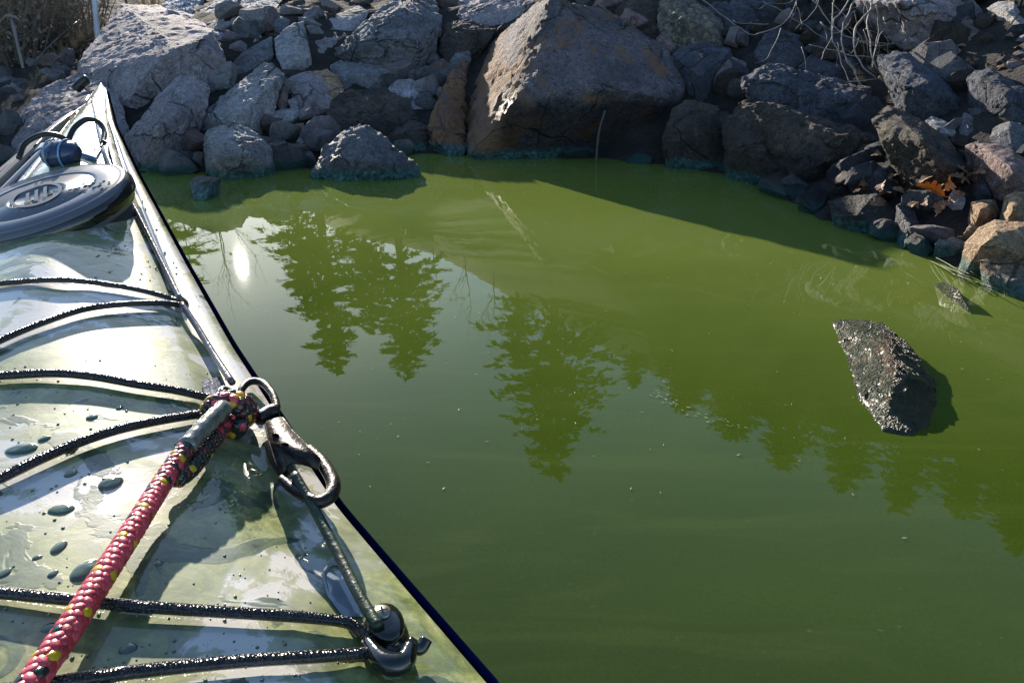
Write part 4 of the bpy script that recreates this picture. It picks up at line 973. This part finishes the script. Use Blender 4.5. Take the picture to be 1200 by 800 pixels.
def branchy(bm, p, d, l, r, depth, rnd, tips, droop=0.0, kids=(3, 4)):
    n = 4; pts = [p]; q = p.copy(); dd = d.copy()
    for k in range(n):
        dd = (dd + Vector((rnd.gauss(0, .13), rnd.gauss(0, .13), rnd.gauss(.03, .08) - droop))).normalized(); q = q + dd * (l / n); pts.append(q.copy())
    tube(bm, pts, [r * (1 - .6 * k / n) for k in range(n + 1)], 5 if depth < 2 else 3, False)
    if depth == 0: tips.append((pts[-1], dd)); return
    for k in range(rnd.randint(*kids)):
        t = rnd.uniform(.35, 1); i = min(n - 1, int(t * n)); o = pts[i].lerp(pts[i + 1], t * n - i)
        a = rnd.uniform(0, 6.28); u = dd.orthogonal().normalized(); v = dd.cross(u)
        nd = (dd * rnd.uniform(.5, 1.0) + (u * math.cos(a) + v * math.sin(a)) * rnd.uniform(.5, .9)).normalized()
        branchy(bm, o, nd, l * rnd.uniform(.45, .68), r * .42, depth - 1, rnd, tips, droop, kids)
    branchy(bm, pts[-1], dd, l * .6, r * .4, depth - 1, rnd, tips, droop, kids)
def bare_meshes(seed, h, leaves=0, lsize=.5, depth=3):
    rnd = random.Random(seed); tr = bmesh.new(); cr = bmesh.new(); tips = []
    branchy(tr, Vector((0, 0, 0)), Vector((rnd.gauss(0, .04), rnd.gauss(0, .04), 1)).normalized(), h * .55, h * .014, depth, rnd, tips, kids=(3, 4))
    for p, d in tips:
        for k in range(leaves):
            v = Vector((rnd.gauss(0, 1), rnd.gauss(0, 1), rnd.gauss(0, .7))).normalized(); n = v.orthogonal().normalized()
            leaf(cr, p + v * rnd.uniform(0, .05) * h, v * lsize * rnd.uniform(.6, 1.2), n * lsize * .5)
    m1 = bpy.data.meshes.new('trunk'); tr.to_mesh(m1); tr.free(); m2 = bpy.data.meshes.new('crown'); cr.to_mesh(m2); cr.free(); return m1, m2
def place_tree(name, label, cat, meshes, mats, az, dist, hz, scale=1.0, group=None, rot=0.0):
    loc = Vector((dist * math.sin(az), dist * math.cos(az), hz))
    e = empty(name, loc); e.scale = (scale,) * 3 if not isinstance(scale, tuple) else scale; e.rotation_euler.z = rot
    tag(e, label, cat, group)
    for nm, me, mt in (('trunk', meshes[0], mats[0]), ('crown', meshes[1], mats[1])):
        if not me.polygons: continue
        if not me.materials: me.materials.append(M[mt])
        o = bpy.data.objects.new(nm, me); COL.objects.link(o); o.parent = e
    return e
CON = [conifer_meshes(i, 20, w_) for i, w_ in ((1, 5.0), (2, 5.6), (3, 6.4))]
BAR = [bare_meshes(i, 14) for i in (11, 12, 13)]
for m in BAR: m[0].materials.append(M['palebark'])
# conifers: reflected tip pixel, distance, shape, width factor
CT = [(395, 438, 62, 0, 1.45, 'ragged tapering conifer second from the sun on the wooded slope'), (478, 446, 66, 1, 1.45, 'broad pointed conifer beside the ragged one on the wooded slope'),
      (436, 392, 70, 0, 1.3, 'shorter conifer between the two pointed conifers on the slope'), (645, 560, 56, 2, 1.2, 'tallest round crowned conifer standing alone on the slope'),
      (606, 430, 66, 0, 1.2, 'slim conifer at the shoulder of the tallest conifer'), (206, 396, 85, 0, 1.5, 'thin conifer beside the sun at the edge of the slope'),
      (362, 372, 72, 0, 1.1, 'short conifer nearest the sun on the wooded slope')]
for px, py, dist, k, wf, lab in CT:
    az, te = refl(px, py); top = dist * te - H; hz = hill(dist * math.sin(az), dist * math.cos(az)) - .3; sc = (top - hz) / 20
    CON[k][1].materials.clear()
    place_tree('conifer', lab, 'tree', CON[k], ('bark', 'needle'), az, dist, hz, (sc * wf, sc * wf, sc), None, px * .1)
rnd = random.Random(77)
# the dense stand that fills the right of the view, above the frame
RT = [(742, 455, 64), (800, 486, 58), (858, 520, 60), (915, 548, 62), (985, 575, 57), (1050, 600, 60), (1120, 612, 56), (1190, 640, 58), (1260, 640, 60), (770, 400, 75), (880, 430, 78), (1000, 470, 76), (1100, 500, 74)]
for px, py, dist in RT:
    az, te = refl(px, py); top = dist * te - H; hz = hill(dist * math.sin(az), dist * math.cos(az)) - .3; sc = (top - hz) / 20; k = rnd.randrange(3)
    place_tree('conifer', 'dense conifer in the tall stand behind the shaded rocks', 'tree', CON[k], ('bark', 'needle'), az, dist, hz, (sc * rnd.uniform(1.5, 2.3), sc * rnd.uniform(1.5, 2.3), sc * rnd.uniform(.93, 1.04)), 'conifers behind the shaded rocks', rnd.uniform(0, 6))
# leafless pale trees between
for px, py, dist in ((545, 395, 58), (580, 410, 62), (690, 415, 58), (722, 425, 64), (510, 360, 70), (760, 430, 60), (270, 368, 90), (232, 352, 95), (655, 392, 66), (820, 478, 60), (615, 380, 72), (785, 462, 66), (850, 520, 68), (905, 532, 70), (945, 566, 66), (1010, 592, 70), (1085, 604, 67), (1150, 622, 70), (1215, 640, 66), (960, 540, 74), (1060, 575, 76), (870, 498, 77)):
    az, te = refl(px, py); top = dist * te - H; hz = hill(dist * math.sin(az), dist * math.cos(az)) - .3; sc = (top - hz) / 15.5
    place_tree('bare_tree', 'leafless pale barked tree among the conifers on the slope', 'tree', BAR[rnd.randrange(3)], ('palebark', 'needle'), az, dist, hz, (sc * .8, sc * .8, sc), 'leafless trees on the slope', rnd.uniform(0, 6))

# brush on the hillside beyond the bank, seen past the kayak bow
def scrub_meshes(seed, h, leaves):
    r2 = random.Random(seed); tr = bmesh.new(); cr = bmesh.new()
    for k in range(34):
        a = r2.uniform(0, 6.28); l = h * r2.uniform(.45, 1.0); d = Vector((math.cos(a), math.sin(a), 0)); sp = r2.uniform(.1, .65)
        ps = [d * r2.uniform(0, .12)]
        for m in range(5): ps.append(ps[-1] + (d * sp + Vector((r2.gauss(0, .22), r2.gauss(0, .22), 1))).normalized() * l / 5)
        tube(tr, ps, [.006, .005, .004, .003, .0025, .0015], 4, False)
        for m in range(leaves):
            t = r2.uniform(.08, 1) * 4.99; i = int(t); p = ps[i].lerp(ps[i + 1], t - i) + Vector((r2.gauss(0, .08), r2.gauss(0, .08), r2.gauss(0, .05)))
            v = Vector((r2.gauss(0, 1), r2.gauss(0, 1), r2.gauss(0, .8))).normalized(); n = v.orthogonal().normalized(); sz = r2.uniform(.02, .055)
            leaf(cr, p, v * sz, n * sz * .5)
            if r2.random() < .5: q = p + v * r2.uniform(.1, .25); tube(tr, [p, q], [.002, .001], 3, False)
    m1 = bpy.data.meshes.new('trunk'); tr.to_mesh(m1); tr.free(); m2 = bpy.data.meshes.new('crown'); cr.to_mesh(m2); cr.free(); return m1, m2
BR = [scrub_meshes(21, 1.3, 34), scrub_meshes(22, 1.1, 34), scrub_meshes(23, 1.6, 20)]
for i, m in enumerate(BR):
    m[0].materials.append(M['brush']); m[1].materials.append(M[('brushleaf', 'brownleaf', 'brownleaf')[i]])
for k in range(64):
    az = R(rnd.uniform(-43, -28.6)); dist = rnd.uniform(7.0, 11.5); i = rnd.randrange(3)
    bx, by = dist * math.sin(az), dist * math.cos(az); hz = (bank(bx, by) if by < 11 else hill(bx, by)) - rnd.uniform(.05, .25)
    place_tree('bush', ('olive leafy bush', 'russet leafy bush', 'tall thin brown bush')[i] + ' on the hillside beyond the kayak bow', 'bush', BR[i], ('brush', 'brushleaf'), az, dist, hz, rnd.uniform(.7, 1.2), 'bushes on the far hillside', rnd.uniform(0, 6))
# poles and wires
def pole(name, label, px0, py0, px1, py1, t, r, mt):
    e = empty(name, at_t(px1, py1, t)); e['o_'] = list(e.location); tag(e, label, 'pole')
    bm = bmesh.new(); a, b = at_t(px0, py0, t), at_t(px1, py1, t); b = b + (b - a).normalized() * 1.5
    tube(bm, [a.lerp(b, k / 6) for k in range(7)], r, 10); part('shaft', bm, M[mt], e); return e
p1 = pole('utility_pole', 'grey wooden pole with a frayed cross arm on the far hillside', 12, 16, 31, 96, 5.3, .011, 'pole')
bm = bmesh.new(); tube(bm, [at_t(2, 24, 5.28), at_t(7, 19, 5.28), at_t(13, 19, 5.28), at_t(19, 21, 5.28), at_t(24, 25, 5.28)], [.004, .010, .011, .009, .003], 8); part('cross_arm', bm, M['pole'], p1)
pole('white_pole', 'thin white pole standing behind the flat topped mauve boulder', 108, -30, 114, 38, 6.0, .022, 'whitepole')
for lab, pts in (('lower cable crossing the far hillside', [(-30, 132, 4.6), (20, 92, 5.2), (60, 52, 5.8), (92, 24, 6.4)]), ('upper cable crossing the far hillside', [(20, 45, 5.6), (50, 28, 6.0), (82, -6, 6.6)])):
    bm = bmesh.new(); ps = spline([at_t(*p) for p in pts], 8); tube(bm, ps, .005, 6)
    tag(link_mesh('cable', bm, M['wire'], loc=ps[0]), lab, 'cable')
# dry grass tufts along the crest of the bank
TU = []
for i in range(3):
    bm = bmesh.new(); r2 = random.Random(i)
    for k in range(46):
        a = r2.uniform(0, 6.28); l = r2.uniform(.12, .30); d = Vector((math.cos(a), math.sin(a), 0)); p = d * r2.uniform(0, .05); s = Vector((-d.y, d.x, 0)) * .003
        ln = r2.uniform(.15, .7); q = p + d * l * ln * .4 + Vector((0, 0, l * .6)); e = p + d * l * ln + Vector((0, 0, l * .95))
        v = [bm.verts.new(x) for x in (p - s, p + s, q + s * .8, q - s * .8, e)]
        bm.faces.new(v[:4]); bm.faces.new((v[3], v[2], v[4]))
    me = bpy.data.meshes.new('grass_tuft'); bm.to_mesh(me); bm.free(); me.materials.append(M['straw']); TU.append(me)
for px, py, sc in ((50, 88, .4), (58, 82, .45), (66, 76, .5), (73, 70, .6), (80, 62, .5), (42, 93, .35), (88, 50, .5), (96, 42, .5), (104, 34, .45), (168, 4, .6), (185, 5, .6), (178, 2, .6), (122, 22, .45), (62, 80, .4), (78, 66, .5), (1192, 6, 1.0)):
    t = min(march(px, py), 6.0); o = bpy.data.objects.new('grass_tuft', TU[rnd.randrange(3)]); COL.objects.link(o)
    o.location = at_t(px, py + 6, t); o.scale = (sc, sc, sc); o.rotation_euler.z = rnd.uniform(0, 6)
    tag(o, 'tuft of dry straw coloured grass on the crest of the rocky bank', 'grass tuft', 'dry grass tufts on the bank crest')

# ------------------------------------------------------------------ dead twigs hanging over the rocks
tw = empty('dead_branch', at_t(990, -10, 3.0)); tw['o_'] = list(tw.location)
tag(tw, 'tangle of bare grey twigs hanging over the dark rocks', 'branch')
TW = [([(1044, -14), (1012, 20), (1001, 40), (1003, 62), (1016, 84), (1026, 92)], .0062), ([(1026, -10), (1018, 18), (1019, 45), (1023, 70), (1038, 92), (1040, 112), (1031, 128)], .0055), ([(1006, -8), (990, 24), (987, 44), (990, 66), (1004, 90), (1020, 110)], .0048),
      ([(1000, -8), (986, 14), (977, 24), (974, 44), (968, 58), (962, 70)], .0042), ([(977, -8), (976, 20), (975, 44), (984, 70), (996, 98)], .0036), ([(1028, 5), (1029, 40), (1024, 68), (1023, 80)], .003),
      ([(948, -4), (990, 42), (1040, 52), (1087, 57)], .003), ([(948, 52), (985, 62), (1015, 66), (1045, 64)], .0028), ([(886, 40), (918, 28), (938, -6)], .0036), ([(818, -4), (848, 20), (878, 40), (890, 38)], .0032), ([(895, 2), (930, 22), (962, 42), (1000, 62)], .0022),
      ([(960, -4), (950, 18), (931, 34)], .0025), ([(995, 96), (1020, 94), (1050, 90), (1063, 92)], .0025), ([(1040, 68), (1046, 64), (1041, 90), (1036, 110)], .0032), ([(1060, 48), (1080, 68), (1096, 84), (1104, 88)], .0045), ([(1034, 112), (1052, 132), (1068, 156)], .0034),
      ([(1034, 36), (1026, 60), (1022, 78)], .0028), ([(975, 4), (990, 18), (994, 30)], .002), ([(1000, 48), (1030, 54), (1060, 47), (1066, 46)], .0024), ([(900, 28), (870, 28), (860, 24)], .002), ([(1018, 78), (1030, 84), (1060, 80)], .0018), ([(984, 60), (1000, 80), (1012, 110)], .0026)]
for pts, r in TW:
    bm = bmesh.new(); t0_ = march(1000, 60) - .22
    ps = spline([at_t(x, y, t0_ - .0012 * y + .02 * math.sin(i * 1.9 + x)) for i, (x, y) in enumerate(pts)], 8)
    for p in ps: p += Vector((noise.noise(p * 18), noise.noise(p * 18 + Vector((5, 0, 0))), noise.noise(p * 18 + Vector((0, 7, 0))))) * .008
    n = len(ps); tube(bm, ps, [r * .8 * (1 - .6 * k / n) for k in range(n)], 6); part('twig', bm, M['twig'], tw)
r3 = random.Random(8)
for i in range(30):
    x, y = r3.gauss(1000, 42), r3.uniform(-6, 62); a = r3.gauss(1.25, .55); l = r3.uniform(18, 58); c_ = r3.gauss(0, .5)
    pts = []
    for m in range(5):
        pts.append(at_t(x, y, t0_ + r3.uniform(-.01, .05))); x += math.cos(a) * l / 4; y += math.sin(a) * l / 4; a += c_ * .5 + r3.gauss(0, .25)
    bm = bmesh.new(); ps = spline(pts, 5); n = len(ps); tube(bm, ps, [.0017 * (1 - .7 * k / n) for k in range(n)], 5); part('twig', bm, M['twig'], tw)
bm = bmesh.new(); ps = spline([at_t(x, y, march(1036, 100) - .22) for x, y in ((1030, 90), (1038, 96), (1046, 98), (1048, 103), (1042, 108))], 6); tube(bm, ps, .0045, 8); part('broken_stub', bm, M['straw'], tw)
bm = bmesh.new(); ps = spline([at_t(x, y, 3.42) for x, y in ((709, 130), (703, 150), (700, 170), (698, 204))], 8); ps[-1].z = min(ps[-1].z, -.02)
tube(bm, ps, [.0065, .006, .0055, .006, .005, .005, .006, .005, .005] + [.005] * (len(ps) - 9), 8)
tag(link_mesh('stick', bm, M['bark'], loc=ps[-1]), 'thin upright stick poking from the water before the great boulder', 'stick')

# ------------------------------------------------------------------ fallen leaves
def oak_leaf(l, seed):
    r2 = random.Random(seed); bm = bmesh.new(); n = 15; up, lo = [], []
    for k in range(n + 1):
        t = k / n; wv = math.sin(math.pi * min(1, t * .96 + .04)) ** .7 * .30 * (1 - .25 * t); wv *= (1.0 if k % 3 else .42) * r2.uniform(.85, 1.15)
        z = .14 * math.sin(t * 3.1) + r2.uniform(-.015, .015)
        x = (t - .5) + (.05 if k % 3 == 2 else 0)
        up.append(bm.verts.new((x * l, wv * l, (z + wv * .35) * l))); lo.append((bm.verts.new(((t - .5) * l, 0, z * l)), bm.verts.new((x * l, -wv * l, (z + wv * .30) * l))))
    for k in range(n):
        bm.faces.new((up[k], up[k + 1], lo[k + 1][0], lo[k][0])); bm.faces.new((lo[k][0], lo[k + 1][0], lo[k + 1][1], lo[k][1]))
    tube(bm, [Vector((-.5 * l, 0, 0)), Vector((-.62 * l, .01 * l, .02 * l)), Vector((-.75 * l, .03 * l, .01 * l))], .012 * l, 5)
    me = bpy.data.meshes.new('oak_leaf'); bm.to_mesh(me); bm.free(); return me
LV = [oak_leaf(.085, i) for i in range(4)]
def put_leaf(px, py, sc, rz, tilt, mt, label, group=None, lift=.03):
    me = LV[rnd.randrange(4)].copy(); me.materials.append(M[mt]); o = bpy.data.objects.new('oak_leaf', me); COL.objects.link(o)
    t = march(px, py) - lift; o.location = at_t(px, py, t); o.scale = (sc,) * 3; o.rotation_euler = (tilt, rnd.uniform(-.4, .4), rz)
    tag(o, label, 'leaf', group)
put_leaf(1090, 224, 1.0, 2.9, .8, 'oak', 'bright orange oak leaf pointing at the mauve triangular stone', lift=.17)
put_leaf(1109, 216, .9, 1.0, 1.0, 'oak', 'bright orange oak leaf standing upright beside the pitted white stone', lift=.17)
for k in range(42):
    px, py = rnd.gauss(1095, 42), rnd.gauss(216, 20)
    if not (1010 < px < 1198 and 165 < py < 275): continue
    put_leaf(px, py, rnd.uniform(.45, .85), rnd.uniform(0, 6.28), rnd.uniform(-.2, .9), 'deadleaf', 'curled brown dead leaf among the rocks near the orange leaves', 'dead leaves among the rocks', rnd.uniform(.05, .09))
for k in range(12):
    put_leaf(rnd.uniform(1125, 1200), rnd.uniform(40, 90), .5, rnd.uniform(0, 6), .4, 'deadleaf', 'brown dead leaf lying on the gravel slope in the corner', 'dead leaves on the gravel slope', .06)
for k in range(6):
    put_leaf(rnd.uniform(985, 1030), rnd.uniform(72, 96), .7, rnd.uniform(0, 6), .6, 'deadleaf', 'russet dead leaf caught beneath the bare twigs', 'dead leaves under the twigs', .08)

# ------------------------------------------------------------------ reeds at the tan shore, flecks floating on the water
re = empty('reed_clump', at_z(1160, 335)); re['o_'] = list(re.location); tag(re, 'green reed blades lying along the waterline by the tan stones', 'reeds')
for k in range(10):
    x, y = rnd.uniform(1085, 1150), 0; y = 300 + (x - 1085) * .42 + rnd.uniform(-5, 8); l = rnd.uniform(22, 60); sl_ = rnd.uniform(.40, .62)
    bm = bmesh.new(); a, m_, e = at_z(x, y, .004), at_z(x + l * .5, y + l * .5 * sl_ - 2, .012 + rnd.uniform(0, .015)), at_z(x + l, y + l * sl_, .004)
    ps = spline([a, m_, e], 6); tube(bm, ps, [.0024 * (1 - .7 * i / 12) for i in range(13)], 5, True, .4); part('blade', bm, M['reed'], re)
bm = bmesh.new()
def sliver(px, py, l, a, w_):
    l *= .55; w_ *= .45
    c = at_z(px, py, .0015); d = Vector((math.cos(a), math.sin(a), 0)); n = Vector((-d.y, d.x, 0))
    v = [bm.verts.new(c + d * l * i + n * w_ * j + Vector((0, 0, h))) for i, j, h in ((-.5, 0, 0), (0, -.5, .0004), (.5, 0, 0), (0, .5, .0004), (0, 0, .0006))]
    for q in ((4, 1, 0), (4, 2, 1), (4, 3, 2), (4, 0, 3)): bm.faces.new([v[i] for i in q])
for k in range(260):
    px, py = rnd.uniform(200, 1190), 205 + 380 * rnd.random() ** 1.7
    if px < 300 + (py - 400) * .65: continue
    sliver(px, py, rnd.uniform(.004, .016), rnd.uniform(0, 3.14), rnd.uniform(.0015, .004))
for k in range(46):      # drift line of flecks
    q = rnd.random(); sliver(770 + 110 * q * q + rnd.gauss(0, 5), 455 + 45 * q + rnd.gauss(0, 3), rnd.uniform(.005, .02), rnd.uniform(2, 3.1), .003)
for k in range(110):
    sliver(rnd.gauss(300, 60), rnd.gauss(228, 14), rnd.uniform(.004, .011), rnd.uniform(0, 3), .004)
for px, py, l, a in ((958, 322, .05, 2.2), (962, 326, .045, 1.2), (1128, 432, .018, .3), (640, 262, .03, .9), (1060, 630, .016, 0), (520, 572, .012, 1), (865, 533, .012, .4)):
    sliver(px, py, l, a, .004)
tag(link_mesh('floating_flecks', bm, M['fleck'], smooth=False), 'pale flecks and needles floating on the green water', 'debris', kind='stuff')
